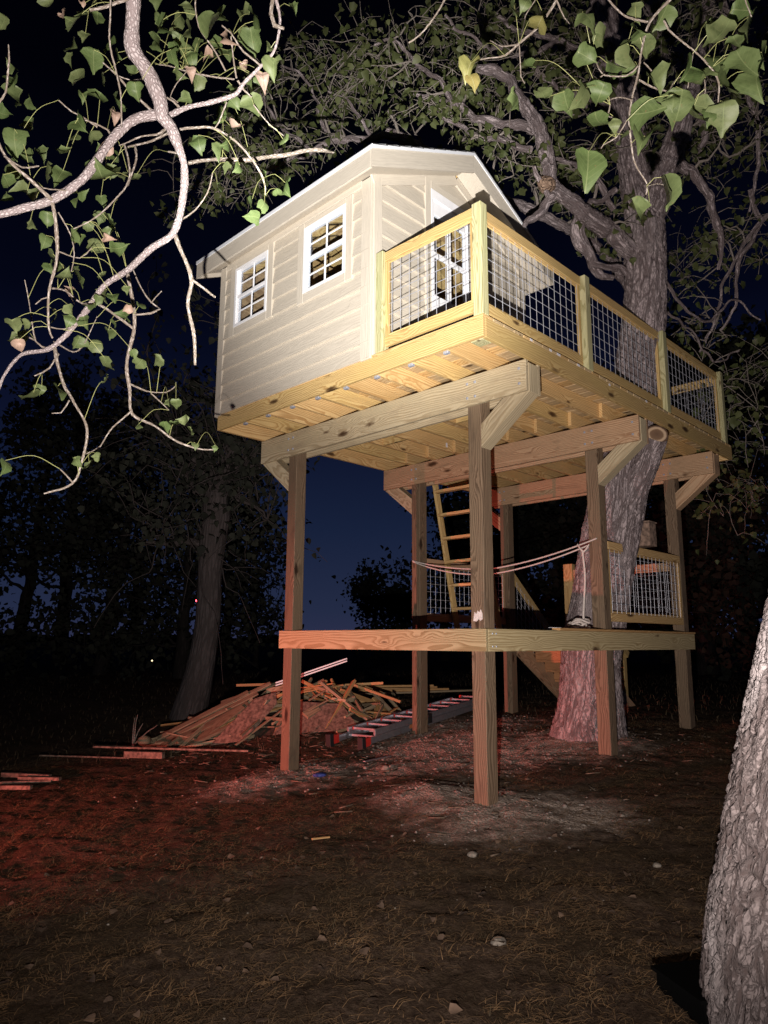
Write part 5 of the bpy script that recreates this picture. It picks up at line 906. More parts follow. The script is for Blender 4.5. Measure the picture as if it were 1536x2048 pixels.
CROWN_TARGETS = [(-4.069,1.035,8.877),(-3.622,0.726,8.609),(-4.164,0.286,8.647),(-2.617,0.86,9.268),(-4.506,0.279,7.956),(-5.012,0.482,7.784),(-2.832,0.656,7.84),(-3.704,-0.459,7.92),(-3.309,-0.3,8.545),(-3.91,0.938,9.095),(-3.465,0.778,8.174),(-2.911,0.739,8.36),(-3.428,0.116,8.917),(-4.138,-0.016,7.745),(-3.328,1.716,9.388),(-2.399,0.823,9.362),(-3.262,1.885,9.192),(-3.656,0.502,9.767),(-2.454,0.675,8.562),(-2.619,0.754,9.132),(-2.915,1.151,9.411),(-3.728,0.721,9.605),(-3.628,-0.196,7.72),(-3.226,0.264,8.933),(-4.368,0.483,9.228),(-3.646,1.275,10.196),(-4.216,0.371,9.48),(-3.159,-0.031,8.477),(-3.842,-0.173,8.011),(-3.189,0.782,8.786),(-2.746,1.544,8.661),(-2.361,0.854,8.855),(-2.916,0.023,8.876),(-2.8,1.605,9.452),(-4.093,0.485,7.817),(-2.646,0.661,9.224),(-3.673,1.22,9.617),(-3.28,-0.089,8.115),(-4.061,0.175,8.938),(-4.548,0.362,9.358),(-2.743,0.688,7.893),(-2.66,1.46,9.916),(-4.507,0.199,8.686),(-2.899,1.541,9.134),(-3.301,0.951,8.923),(-3.301,0.876,9.765),(-3.296,1.281,9.101),(-3.694,1.141,9.091),(-3.619,-0.31,7.375),(-2.962,0.602,8.244),(-3.246,1.146,8.672),(-2.144,0.812,8.497),(-3.474,0.159,7.74),(-4.353,0.42,7.675),(-3.424,0.192,7.764),(-3.452,0.366,8.1),(-4.513,0.372,8.936),(-2.27,1.031,8.655),(-3.129,0.281,8.711),(-3.633,0.592,8.202),(-2.169,1.035,8.125),(-3.751,-0.343,7.106),(-2.903,0.881,8.125),(-2.415,0.667,9.213),(-3.778,0.765,10.173),(-4.197,-0.061,8.134),(-3.021,0.886,9.243),(-3.737,-0.043,8.886),(-3.255,1.152,8.613),(-3.311,1.388,9.159),(-3.093,1.691,10.157),(-2.911,0.905,9.386),(-4.155,0.862,8.799),(-3.206,0.411,7.808),(-2.349,0.815,8.375),(-4.424,0.177,7.661),(-4.336,0.2,8.211),(-4.341,-0.665,6.952),(-3.948,-0.336,6.941),(-4.789,-0.263,7.655),(-3.138,0.431,7.652),(-4.231,0.237,7.885),(-4.213,0.502,7.751),(-3.84,0.057,7.575),(-5.007,0.012,7.516),(-3.736,-0.077,7.186),(-4.119,0.196,7.577),(-4.786,-0.493,7.055),(-4.3,0.021,7.256),(-3.656,-0.195,6.972),(-4.458,0.42,7.951),(-3.427,0.602,7.696),(-4.909,-0.25,7.811),(-4.401,-0.136,7.886),(-3.693,0.808,8.09),(-4.387,-0.76,7.549),(-3.643,0.209,7.545),(-1.655,1.74,9.59),(-1.634,0.47,7.929),(-1.837,0.851,8.254),(-1.74,1.181,8.633),(-1.481,1.534,8.249),(-1.64,2.375,8.911),(-2.407,1.541,8.58),(-0.813,1.394,8.374),(-1.636,2.624,9.938),(-0.698,1.204,8.51),(-0.711,0.808,8.02),(-1.534,2.185,9.135),(-2.276,1.128,8.956),(-2.083,2.43,8.543),(-2.424,1.253,8.912),(-1.159,0.816,7.54),(-2.152,0.792,8.365),(-0.978,0.768,8.373),(-0.553,1.213,7.005),(-1.789,1.113,8.513),(-0.968,0.428,7.341),(-0.962,1.047,7.28),(-1.535,1.139,7.849),(-1.879,0.886,9.023),(-1.731,2.342,8.744),(-1.53,1.599,8.789),(-1.691,2.325,9.682),(-1.76,2.205,8.524),(-1.505,2.27,8.592),(-1.527,1.978,9.031),(-1.997,0.713,8.633),(-2.337,0.904,8.947),(-1.97,2.14,9.798),(-1.552,1.731,9.027),(-1.337,1.198,8.162),(-1.256,2.286,8.566),(-0.707,0.856,6.799),(-1.14,1.065,7.581),(-1.157,0.587,8.544),(-1.274,0.659,8.586),(-1.105,1.797,8.362),(-1.655,2.767,9.256),(-0.878,0.79,7.147),(-0.868,0.684,7.166),(-0.949,1.673,8.954),(-2.129,1.086,8.648),(-1.808,1.374,8.57),(-1.907,1.345,9.107),(-1.75,1.686,9.237),(-1.337,0.545,8.707),(-1.77,2.268,9.405),(-1.819,2.334,10.241),(-1.456,2.449,10.021),(-2.327,1.995,9.383),(-2.533,1.705,9.224),(-1.939,2.389,9.415),(-0.703,1.003,7.532),(-1.003,0.924,7.929),(-1.519,0.202,7.659),(-1.606,1.195,8.06),(-0.526,2.479,8.386),(0.221,5.81,10.168),(1.443,3.669,7.558),(-1.687,3.214,8.566),(0.692,2.873,8.474),(0.397,4.159,8.921),(0.71,2.737,7.381),(-1.53,4.039,8.654),(1.616,2.666,8.49),(-0.79,3.047,9.358),(-0.306,1.091,7.493),(-1.265,2.41,8.516),(0.444,3.572,9.064),(-1.144,3.195,9.932),(1.456,2.79,8.613),(0.539,5.145,9.266),(-0.337,1.839,8.281),(0.747,4.657,9.604),(1.374,4.771,9.401),(0.657,3.879,7.616),(-0.781,3.965,11.018),(-1.131,2.229,10.034),(0.212,2.711,7.82),(1.208,2.962,8.915),(0.822,2.989,9.197),(0.838,3.257,7.762),(-1.319,2.948,9.836),(-0.548,3.469,10.424),(-0.521,5.098,8.895),(0.884,5.512,9.868),(-0.304,2.449,8.951),(1.346,3.708,7.231),(-0.112,2.502,8.73),(0.223,2.083,8.178),(0.051,3.73,8.2),(1.267,3.119,7.757),(0.874,3.391,7.342),(-1.384,2.163,8.895),(-0.144,4.16,8.052),(0.938,4.171,10.039),(1.375,2.546,8.467),(1.05,2.661,6.807),(0.194,4.378,10.477),(0.845,2.731,8.568),(0.445,4.964,9.528),(-0.923,4.414,10.63),(0.45,3.918,8.944),(0.069,5.412,9.43),(-0.58,3.713,8.45),(0.545,5.574,8.946),(0.805,5.035,8.054),(-0.402,4.434,9.117),(0.35,2.005,7.963),(0.686,3.707,7.324),(-0.678,2.128,9.293),(0.046,1.594,6.592),(-0.624,3.12,10.231),(1.344,2.478,8.21),(-0.715,4.528,9.758),(-0.557,1.12,8.737),(-1.042,3.098,10.135),(0.763,2.479,8.502),(-0.896,3.379,10.43),(-1.023,3.781,9.594),(-0.507,4.404,10.603),(1.161,4.566,9.354),(1.538,3.543,8.059),(-1.934,3.089,8.459),(-0.33,3.076,8.792),(-1.014,3.351,7.999),(-0.512,2.386,9.912),(-0.758,3.733,8.646),(0.842,2.397,8.555),(-0.976,3.861,10.546),(-0.668,4.995,9.841),(-0.056,1.688,7.733),(0.571,4.986,11.114),(1.324,2.88,6.96),(-0.005,1.589,7.206),(-0.673,4.696,10.219),(0.416,3.031,7.447),(0.386,5.524,10.259),(-0.658,1.52,7.263),(0.596,2.355,7.776),(1.184,3.505,8.704),(-1.029,2.034,9.181),(0.436,4.496,9.727),(-0.965,2.127,8.952),(1.059,5.264,8.42),(-1.685,2.529,9.734),(-0.651,2.52,8.537),(-2.065,2.981,8.333),(-0.46,1.973,7.947),(-0.023,2.394,8.143),(-0.656,3.353,9.573),(-0.937,3.241,10.274),(-0.685,3.204,7.884),(0.31,4.983,10.226),(-0.269,1.019,8.38),(0.842,2.796,7.452),(-0.493,3.463,8.232),(-0.408,1.207,8.4),(-0.223,1.104,7.768),(1.187,4.483,9.037),(-0.066,4.889,9.015),(-0.112,2.702,8.958),(-1.664,2.52,9.642),(1.11,5.317,8.54),(0.67,2.924,9.429),(0.165,1.763,7.368),(-0.763,3.88,9.62),(1.247,3.042,7.602),(0.576,4.348,7.961),(0.172,1.853,7.781),(0.441,4.118,7.674),(0.879,2.981,7.226),(1.491,3.472,7.68),(-1.19,2.329,9.669),(0.108,5.243,10.543),(0.229,1.809,7.808),(1.082,5.949,11.018),(0.038,3.661,8.84),(-1.587,4.288,9.044),(1.27,2.896,7.523),(0.564,5.517,10.562),(-1.273,3.615,9.562),(-0.123,1.291,7.492),(-2.078,3.25,11.134),(1.365,3.867,7.913),(0.567,3.47,7.926),(0.83,2.081,6.822),(-0.185,1.491,7.85),(0.185,2.048,7.726),(0.052,3.522,9.604),(0.253,1.532,7.198),(0.052,5.192,11.163),(0.418,3.301,8.634),(-0.031,4.581,9.056),(0.154,5.698,10.29),(0.942,4.033,7.727),(-0.782,4.431,9.797),(0.177,3.191,8.563),(1.61,2.777,7.903),(0.239,4.868,8.429),(0.472,3.03,7.688),(0.876,2.238,8.633),(0.023,2.866,8.512),(-1.321,2.255,8.403),(-0.468,2.263,8.963),(-1.25,3.645,11.213),(-0.431,4.068,6.982),(0.339,2.472,7.161),(-0.266,1.415,6.332),(-0.057,2.934,6.043),(-1.618,2.696,8.26),(-0.33,2.07,6.907),(-0.043,3.454,7.487),(-1.397,2.385,7.814),(0.219,2.284,5.842),(-0.25,1.859,6.992),(-0.579,1.619,6.845),(0.158,2.488,6.177),(-0.502,3.062,7.36),(-0.584,2.744,7.711),(-1.211,2.891,7.674),(0.02,2.376,6.817),(-0.941,3.432,7.959),(0.156,3.016,7.492),(-0.738,3.836,7.625),(-0.602,2.645,7.393),(-0.571,3.093,7.238),(-0.253,2.972,6.717),(-0.226,3.123,6.445),(-0.246,3.724,7.788),(-0.164,2.88,7.184),(-0.62,2.695,7.723),(-0.77,3.71,7.169),(-0.308,1.16,6.521),(-0.525,2.458,6.759),(-0.872,3.326,7.102),(-0.62,1.811,7.031),(-0.18,2.248,6.333),(-0.772,3.3,8.018),(-0.523,1.455,6.6),(-0.048,2.661,7.353),(-1.3,3.335,8.022),(0.091,2.234,7.09),(0.082,2.766,7.186),(-1.706,2.929,8.426),(-0.014,2.381,5.943),(0.147,2.741,6.717),(0.466,2.168,5.863),(-1.046,3.253,7.469),(-0.594,1.544,6.773),(-0.54,2.405,6.985),(-0.205,5.665,6.734),(0.563,4.307,6.48),(0.974,4.593,6.464),(0.467,5.514,3.7),(0.383,4.187,4.101),(0.647,4.228,6.593),(0.744,5.119,8.067),(0.768,4.647,7.257),(0.718,5.001,4.722),(0.141,5.022,3.87),(0.73,3.798,6.479),(0.646,7.268,7.554),(0.479,6.744,4.128),(0.315,3.763,5.608),(0.46,4.647,6.388),(0.287,4.123,5.873),(0.772,5.087,6.909),(0.211,5.801,7.983),(0.326,5.405,4.754),(0.803,3.816,7.199),(0.392,5.068,5.232),(-0.105,6.038,9.034),(0.787,4.528,6.546),(0.604,5.667,5.132),(0.153,4.227,7.341),(0.157,4.76,3.284),(-0.046,4.246,5.321),(0.054,6.008,5.251),(0.203,6.272,6.895),(0.64,4.889,6.893),(0.358,3.912,5.236),(0.413,3.698,7.134),(0.402,4.643,4.195),(0.713,5.432,3.826),(-0.116,6.404,4.572),(0.449,6.615,5.783),(0.195,4.255,6.084),(-0.239,6.079,9.187),(1.125,5.6,7.562),(1.416,4.643,7.391),(-0.676,6.242,7.732),(-0.118,5.103,6.783),(0.048,6.326,6.95),(0.719,6.155,7.146),(0.112,6.786,3.578),(0.476,4.798,4.079),(-0.444,5.333,3.683),(-0.138,5.165,6.852),(0.218,4.513,5.636),(0.325,4.99,7.949),(0.279,5.575,8.39),(0.099,7.366,3.592),(1.023,4.594,6.91),(-0.177,5.516,8.483),(0.343,4.478,5.423),(0.901,6.701,8.947),(0.206,6.989,4.984),(-0.719,5.975,3.741),(-0.358,5.749,3.867),(-0.144,5.598,6.656),(0.855,5.367,6.331),(0.219,4.336,3.541),(-0.021,5.834,3.108),(0.001,7.081,3.545),(0.013,5.476,3.886),(0.18,5.377,3.42),(0.078,6.124,3.589),(0.096,5.999,2.837),(0.101,7.303,3.894),(-0.387,6.162,2.854)]
# ------------------------------------------------------------------ trees
def furrow_disp(k, kz, amp, seed=0.):
    def f(x, y, l, r):
        q = Vector((x*k*.55+seed, y*k*.55, l*kz*.5)); q = q+mn.noise_vector(q*.9)*.55
        a = min(1., abs(mn.fractal(q, .9, 2.1, 3))*4.2); q2 = Vector((x*k*1.3, y*k*1.3+seed, l*kz*2)); q2 = q2+mn.noise_vector(q2*.7)*.5
        b = min(1., abs(mn.noise(q2))*4)
        return amp*(a**.7-.75)+amp*.42*(b-.6)*a+amp*.9*mn.noise(Vector((x*3+seed, y*3, l*1.2)))+amp*.22*mn.noise(q2*3.3)
    return f
def bark_disp(k, kz, amp, seed=0.):
    def f(x, y, l, r):
        q = Vector((x*k+seed, y*k, l*kz)); wv = mn.noise_vector(q*.6)*.7
        d, _ = mn.voronoi(q+wv); e = min(1., (d[1]-d[0])*2.2)
        return amp*(e**.6-.6)+amp*.5*mn.noise(q*3.1)+amp*1.3*mn.noise(Vector((x*3+seed, y*3, l*1.2)))
    return f
# the big tree through the deck
dt_ = thing('cottonwood_tree', (-.6, 2.7, .25), 'big old cottonwood trunk growing up behind the posts and through the high deck', 'tree')
limbs = [];
for kind, P in DECK_TREE:
    if kind == 'trunk': tubeobj('trunk', P, .022, 130, M['bark'], dt_, disp=furrow_disp(24, 4.5, .027))
    elif kind == 'stub':
        tubeobj('cut_limb', P, .02, 72, M['bark'], dt_, disp=furrow_disp(28, 6, .013, 5))
        p1 = Vector(P[-1][:3]); d = (p1-Vector(P[-2][:3])).normalized(); d = (d+(CAM-p1).normalized()*.9).normalized(); r = P[-1][3]*.98
        vs = [(0, 0, .004)]; 
        for i in range(28): a = i/28*6.283; rr = r*(1+.06*mn.noise(Vector((a*2, 1, 0)))); vs.append((rr*math.cos(a), rr*math.sin(a), 0))
        me = bpy.data.meshes.new('sawn_end'); me.from_pydata([Vector(v) for v in vs]+[Vector((v[0]*1.0, v[1]*1.0, -.10)) for v in vs[1:]], [], [(0, i+1, (i+1) % 28+1) for i in range(28)]+[(i+1, i+29, (i+1) % 28+29, (i+1) % 28+1) for i in range(28)])
        ang = (Vector((0, 0, 1)).rotation_difference(d)).to_matrix().to_4x4()
        link('sawn_end', me, M['cutwood'], Matrix.Translation(p1+d*.03) @ ang, dt_)
    elif kind == 'limb': tubeobj('limb', P, .03, 44, M['bark'], dt_, disp=furrow_disp(30, 7, .010, 9), wob=.02); limbs.append(P)
    else: tubeobj('branch', P, .05, 12, M['bark'], dt_, wob=.05); limbs.append(P)
# knob where a limb was cut
kn = [c for k_, c in DECK_TREE if k_ == 'limb'][1][-1]
bm = bmesh.new(); bmesh.ops.create_icosphere(bm, subdivisions=3, radius=.10)
for v in bm.verts: v.co *= 1+.45*mn.noise(v.co*9)
me = bpy.data.meshes.new('burl'); bm.to_mesh(me); bm.free()
a_ = me.attributes.new('rest', 'FLOAT_VECTOR', 'POINT'); a_.data.foreach_set('vector', np.array([v.co for v in me.vertices], dtype=np.float32).ravel())
link('burl', me, bark('burl_bark', (.36, .25, .18), (.20, .13, .09), 22, 14), Matrix.Translation(Vector(kn[:3])), dt_)

LEAFO = [(0, 0), (.26, .0), (.44, .08), (.53, .23), (.51, .41), (.40, .60), (.22, .80), (.06, .95), (0, 1.05)]
def leaf_template(kind):
    """deltoid leaf, unit length along +Y, folded at the midrib; returns verts (n,3), tris"""
    cup, curl, asym, wav = kind
    V = []; F = []; n = len(LEAFO)
    for i, (x, y) in enumerate(LEAFO): V.append((0, y, 0))
    for s in (-1, 1):
        for i, (x, y) in enumerate(LEAFO[1:-1]): V.append((s*x*(1+asym*s)*.92, y+.015*math.sin(i*2.7+s*asym*30), 0))
    mid = list(range(n)); L_ = list(range(n, n+7)); R_ = list(range(n+7, n+14))
    for Q, fl in ((L_, 0), (R_, 1)):
        seq = [mid[0]]+Q+[mid[-1]]
        for i in range(len(seq)-1):
            a, b_ = seq[i], seq[i+1]; c, d = mid[min(i, 8)], mid[min(i+1, 8)]
            q = [x for j, x in enumerate((a, b_, d, c)) if x not in (a, b_, d, c)[:j]]
            if len(q) >= 3: F.append(q if fl else q[::-1])
    V = np.array(V, float)
    V[:, 2] = np.abs(V[:, 0])*cup + curl*(V[:, 1]-.3)**2*-1 + wav*np.sin(V[:, 1]*9+V[:, 0]*7)*np.abs(V[:, 0])
    return V, F
KINDS = [(.35, .25, .05, .16), (.15, .9, -.10, .28), (.7, .3, .0, .14), (-.3, 1.0, .14, .34), (1.1, .7, -.08, .2), (.25, -.5, .1, .36)]
def jag(t, s):
    V, F = t; V = V.copy(); r_ = np.random.default_rng(s); V[9:, :2] *= 1+r_.normal(0, .075, (len(V)-9, 1)); V[9:, 2] += r_.normal(0, .035, len(V)-9); V[1:9, 2] += np.cumsum(r_.normal(0, .012, 8)); return V, F
TPL = [jag(leaf_template(k), i) for i, k in enumerate(KINDS)]
DEADK = [leaf_template(k) for k in ((1.5, 1.2, .2, .35), (1.1, -1.1, -.2, .4), (.8, 1.6, .1, .5))]
leafme = {}
def leafmesh(i, mat, dead=False):
    key = (i, mat.name)
    if key not in leafme:
        V, F = (DEADK if dead else TPL)[i]
        me = bpy.data.meshes.new('leaf'); me.from_pydata([tuple(v) for v in V], [], F); me.materials.append(mat)
        me.polygons.foreach_set('use_smooth', np.ones(len(me.polygons), dtype=bool)); leafme[key] = me
    return leafme[key]
def leafmatrix(base, direction, size, roll, face=None):
    y = Vector(direction).normalized(); f_ = Vector(face if face is not None else (CAM-Vector(base))).normalized()
    z = (f_-y*f_.dot(y)); z = z.normalized() if z.length > 1e-3 else y.orthogonal(); x = y.cross(z)
    Rm = Matrix(((x.x, y.x, z.x), (x.y, y.y, z.y), (x.z, y.z, z.z))).to_4x4()
    return Matrix.Translation(Vector(base)) @ Rm @ Matrix.Rotation(roll, 4, 'Y') @ Matrix.Scale(size, 4)
def bough(name, data, leaves, loc, label, cat):
    t = thing(name, loc, label, cat); pts = []
    for kind, P in data:
        tubeobj(kind, P, .022 if kind != 'twig' else .03, {'limb': 26, 'branch': 12, 'twig': 7}[kind], M['barklimb' if kind != 'twig' and P[0][3] > .012 else 'barktwig'], t, wob=.012 if kind != 'limb' else .006,
                disp=bark_disp(60, 26, .0022) if kind == 'limb' else None)
        A = catmull(P, .04)
        pts += [Vector(p[:3]) for p in A if p[3] < .016]
    for (x, y, z, s, k) in leaves:
        c = Vector((x, y, z)); near = sorted(pts, key=lambda p: (p-c).length_squared+max(0, c.z-p.z)*.02)[:6]
        a = near[int(rng.integers(0, min(3, len(near))))]
        dirn = Vector((rng.normal(0, .45), rng.normal(0, .45), -1+rng.normal(0, .35))) if rng.random() < .8 else Vector((rng.normal(0, 1), rng.normal(0, 1), -.2))
        dirn.normalize(); base = c-dirn*s*.5
        fc = (CAM-c).normalized()+Vector(tuple(rng.normal(0, .8, 3)))
        dead = k == 1
        me = leafmesh(int(rng.integers(0, 3 if dead else 6)), M[('leaf', 'leafb', 'leafy')[k]], dead)
        s *= rng.uniform(.85, 1.2) if len(leaves) > 100 else rng.uniform(.9, 1.2)
        mw = leafmatrix(base, dirn, s*(1.0 if not dead else .85), rng.normal(0, .35), fc)
        lf = link('leaf', me, None, mw, t)
        if k: lf['label'] = 'dry brown curled leaf' if k == 1 else 'yellowing leaf'
        # stalk as a sub-part, in world space of the leaf
        m_ = (a+base)/2+Vector((0, 0, (a-base).length*.18)); 
        if (a-base).length < .45:
            V, F, Rr = tube([(*a, .0014), (*m_, .0013), (*(base+dirn*s*.05), .0011)], .03, 4)
            inv = mw.inverted(); v2 = [inv @ Vector(v) for v in V]
            ms = bpy.data.meshes.new('stalk'); ms.from_pydata(v2, [], [tuple(int(i) for i in f) for f in F]); link('stalk', ms, M['petiole'], mw, lf)
    return t
bough('cottonwood_bough', LEFT_BOUGH, LEFT_LEAVES, LEFT_BOUGH[0][1][0][:3], 'pale forked cottonwood bough hanging in at the left with green and brown leaves', 'branch')
bough('cottonwood_bough', RIGHT_BOUGH, RIGHT_LEAVES, RIGHT_BOUGH[0][1][0][:3], 'close leafy twigs hanging down in front of the big trunk at the upper right', 'branch')

# crown of the deck tree: twigs walked from limbs to scattered targets, leaves along them
lp_ = [];
for P in limbs+[P for k_, P in DECK_TREE if k_ == 'trunk']:
    for p in catmull(P, .12): lp_.append(p[:4])
lp_ = np.array(lp_); lp_ = lp_[lp_[:, 2] > 4.8]
twigs = []; leafspots = []
def grow(a, b, r0, r1, bend):
    a = np.array(a); b = np.array(b); L = np.linalg.norm(b-a); n = max(4, int(L/.16)); ph = rng.uniform(0, 50); out = []
    for i in range(n+1):
        t = i/n; w_ = np.array(mn.noise_vector(Vector((ph+t*L*1.6, ph*.3, 0))))*bend*math.sin(math.pi*min(1, t*1.1))*min(1, L)
        out.append((*(a+(b-a)*t+w_+np.array([0, 0, .12*L*math.sin(math.pi*t)])), r0+(r1-r0)*t))
    return out
T_ = np.array(CROWN_TARGETS)
for tg_ in T_:
    d = np.linalg.norm(lp_[:, :3]-tg_, axis=1); c_ = np.argsort(d)[:5]; a = lp_[int(rng.choice(c_))]
    P = grow(a[:3], tg_, min(.024, a[3]*.7), .005, .75); twigs.append(P); n = len(P)
    newp = np.array(P[n//3::2]); lp_ = np.vstack([lp_, newp])
    for j in range(int(rng.integers(3, 6))):
        i = int(rng.integers(n//3, n)); p = np.array(P[i][:3]); dv = rng.normal(0, 1, 3); dv[2] = dv[2]*.6-.15; dv /= np.linalg.norm(dv)
        q_ = p+dv*rng.uniform(.2, .6); tw = grow(p, q_, .006, .0025, .25); twigs.append(tw)
        for s_ in tw[1:]:
            for _ in range(int(rng.integers(0, 3))): leafspots.append(np.array(s_[:3])+rng.normal(0, .06, 3))
    for s_ in P[n//2:]:
        for _ in range(int(rng.integers(0, 2))): leafspots.append(np.array(s_[:3])+rng.normal(0, .07, 3))
tw_o = tubesobj('twigs', twigs, .12, 5, M['palebark'], dt_); tw_o['kind'] = 'stuff'
LS = np.array(leafspots)
def leafcloud(name, pts, size, mat, parent, jit=.25, tpl=TPL, down=.7, face=None, origin=None):
    n = len(pts); V0 = np.array([t[0] for t in tpl]); k = rng.integers(0, len(tpl), n); sz = size*(1+rng.normal(0, jit, n)).clip(.4, 1.7)
    y = rng.normal(0, .6, (n, 3)); y[:, 2] -= down; y /= np.linalg.norm(y, axis=1)[:, None]
    z = rng.normal(0, 1, (n, 3)); z -= y*(z*y).sum(1)[:, None]; z /= np.linalg.norm(z, axis=1)[:, None]; x = np.cross(y, z)
    B = np.stack([x, y, z], 2)*sz[:, None, None]
    V = np.einsum('nij,nkj->nki', B, V0[k])+pts[:, None, :]
    nv = V.shape[1]; F = []; base = [np.array([list(f)+[f[-1]]*(4-len(f)) if len(f) < 4 else f for f in tpl[0][1]])][0]
    # degenerate-free: split to triangles
    tri = []
    for f in tpl[0][1]:
        for j in range(1, len(f)-1): tri.append((f[0], f[j], f[j+1]))
    tri = np.array(tri); F = (tri[None]+(np.arange(n)*nv)[:, None, None]).reshape(-1, 3)
    lv = np.repeat(rng.random(n), nv)
    o = pymesh(name, V.reshape(-1, 3), F, mat, parent, False, attrs={'leafvar': ('FLOAT', lv)})
    o['kind'] = 'stuff'; return o
TPLS = []
for cup, curl in ((.5, .4), (-.2, .7), (.9, .2)):
    v = np.array([(0, 0, 0), (-.42, .14, cup*.3), (-.34, .55, cup*.2), (0, 1.0, -curl*.3), (.34, .55, cup*.2), (.42, .14, cup*.3), (0, .5, 0)]); TPLS.append((v, [(0, 1, 6), (1, 2, 6), (2, 3, 6), (3, 4, 6), (4, 5, 6), (5, 0, 6)][::1]))
dcam = np.linalg.norm(LS-np.array(CAM), axis=1); order = np.argsort(dcam)
vis = order
for i in vis[:300]:
    p = LS[i]; dirn = Vector((rng.normal(0, .6), rng.normal(0, .6), -.8)); me = leafmesh(int(rng.integers(0, 6)), M['leafc'])
    link('leaf', me, None, leafmatrix(p, dirn, rng.uniform(.07, .10), rng.normal(0, .6), Vector(tuple(rng.normal(0, 1, 3)))), dt_)
rest_ = vis[300:]; rest_ = rest_[rng.random(len(rest_)) < .95]
leafcloud('foliage', LS[rest_], .080, M['leafc'], dt_, tpl=TPLS, jit=.4)
print('crown leaves', len(LS), 'twigs', len(twigs))

# near trunk at the right edge
nt_ = thing('cottonwood_tree', NEAR_TREE[0][1][0][:3], 'rough grey trunk very close to the camera at the right edge', 'tree')
P = NEAR_TREE[0][1]
nd = furrow_disp(34, 9, .024, 3.)
tubeobj('trunk', P, .011, 330, M['barknear'], nt_, disp=nd)

# ------------------------------------------------------------------ trees beyond, dark against the sky
def polar(px, d):            # bearing seen from the camera, given as tangent right of its axis
    f2 = Vector((-math.sin(YAW), math.cos(YAW))); r_ = Vector((math.cos(YAW), math.sin(YAW))); v = f2+r_*px
    return CAM.x+v.x*d, CAM.y+v.y*d
def far_tree(x, y, h, rad, label, n=2600, leaf=.16, low=.12, trunk=None, bare=False, mat='farleaf', group='trees standing beyond the clearing', densx=1.):
    z0 = float(g_smooth(x, y)); t = thing('far_tree', (x, y, z0), label, 'tree', group)
    r0 = trunk or h*.022; lean = rng.normal(0, .05, 2)
    tp = [(x, y, z0-.2, r0*1.2), (x+lean[0]*h*.3, y+lean[1]*h*.3, z0+h*.3, r0*.85), (x+lean[0]*h*.6, y+lean[1]*h*.6, z0+h*.62, r0*.5), (x+lean[0]*h, y+lean[1]*h, z0+h*.95, r0*.08)]
    tubeobj('trunk', tp, .4, 10, M['barkdark'], t, wob=.1)
    br = []; pts = []
    for i in range(26 if not bare else 44):
        f_ = rng.uniform(.12 if low < .15 else .25, .92); a = np.array(catmull(tp, .3)[int(f_*(len(catmull(tp, .3))-1))][:3]); th = rng.uniform(0, 6.283)
        ln = rad*rng.uniform(.55, 1.05)*math.sin(math.pi*min(1, max(.12, f_*.85+.12)))**.6
        e = a+np.array([math.cos(th)*ln, math.sin(th)*ln, ln*rng.uniform(.05, .6) if low > .14 else ln*rng.uniform(-.35, .5)])
        P = grow(a, e, r0*.28, .012, .6); br.append(P)
        for k_ in range(5 if not bare else 7):
            i0 = int(rng.integers(len(P)//3, len(P))); p = np.array(P[i0][:3]); q_ = p+rng.normal(0, .36*rad**.5, 3)*(.8 if not bare else .7); sb = grow(p, q_, .016, .006, .3); br.append(sb)
            for s_ in sb: pts.append(s_[:3])
        for s_ in P[len(P)//3:]: pts.append(s_[:3])
    o = tubesobj('branches', br, .35, 4, M['barkdark'], t); o['kind'] = 'stuff'
    if n:
        pts = np.array(pts); c = pts[rng.integers(0, len(pts), n)]+rng.normal(0, .2*rad**.5, (n, 3))*densx
        leafcloud('crown', c, leaf, M[mat], t, tpl=TPLS, down=.2)
    return t
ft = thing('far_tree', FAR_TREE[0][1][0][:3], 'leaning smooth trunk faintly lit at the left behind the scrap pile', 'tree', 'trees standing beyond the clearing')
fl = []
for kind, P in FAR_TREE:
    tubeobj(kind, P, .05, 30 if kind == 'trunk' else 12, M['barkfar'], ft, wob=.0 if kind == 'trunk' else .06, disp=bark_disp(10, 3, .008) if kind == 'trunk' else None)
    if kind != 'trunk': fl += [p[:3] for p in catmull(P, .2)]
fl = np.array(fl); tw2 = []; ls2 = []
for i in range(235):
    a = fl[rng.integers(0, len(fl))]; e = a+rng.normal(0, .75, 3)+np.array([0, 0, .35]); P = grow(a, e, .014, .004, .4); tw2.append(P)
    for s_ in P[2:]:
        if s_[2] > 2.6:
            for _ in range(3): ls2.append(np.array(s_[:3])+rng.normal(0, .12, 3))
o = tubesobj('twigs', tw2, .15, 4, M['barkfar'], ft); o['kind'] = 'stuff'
leafcloud('foliage', np.array(ls2), .10, M['farleaf'], ft, tpl=TPLS)
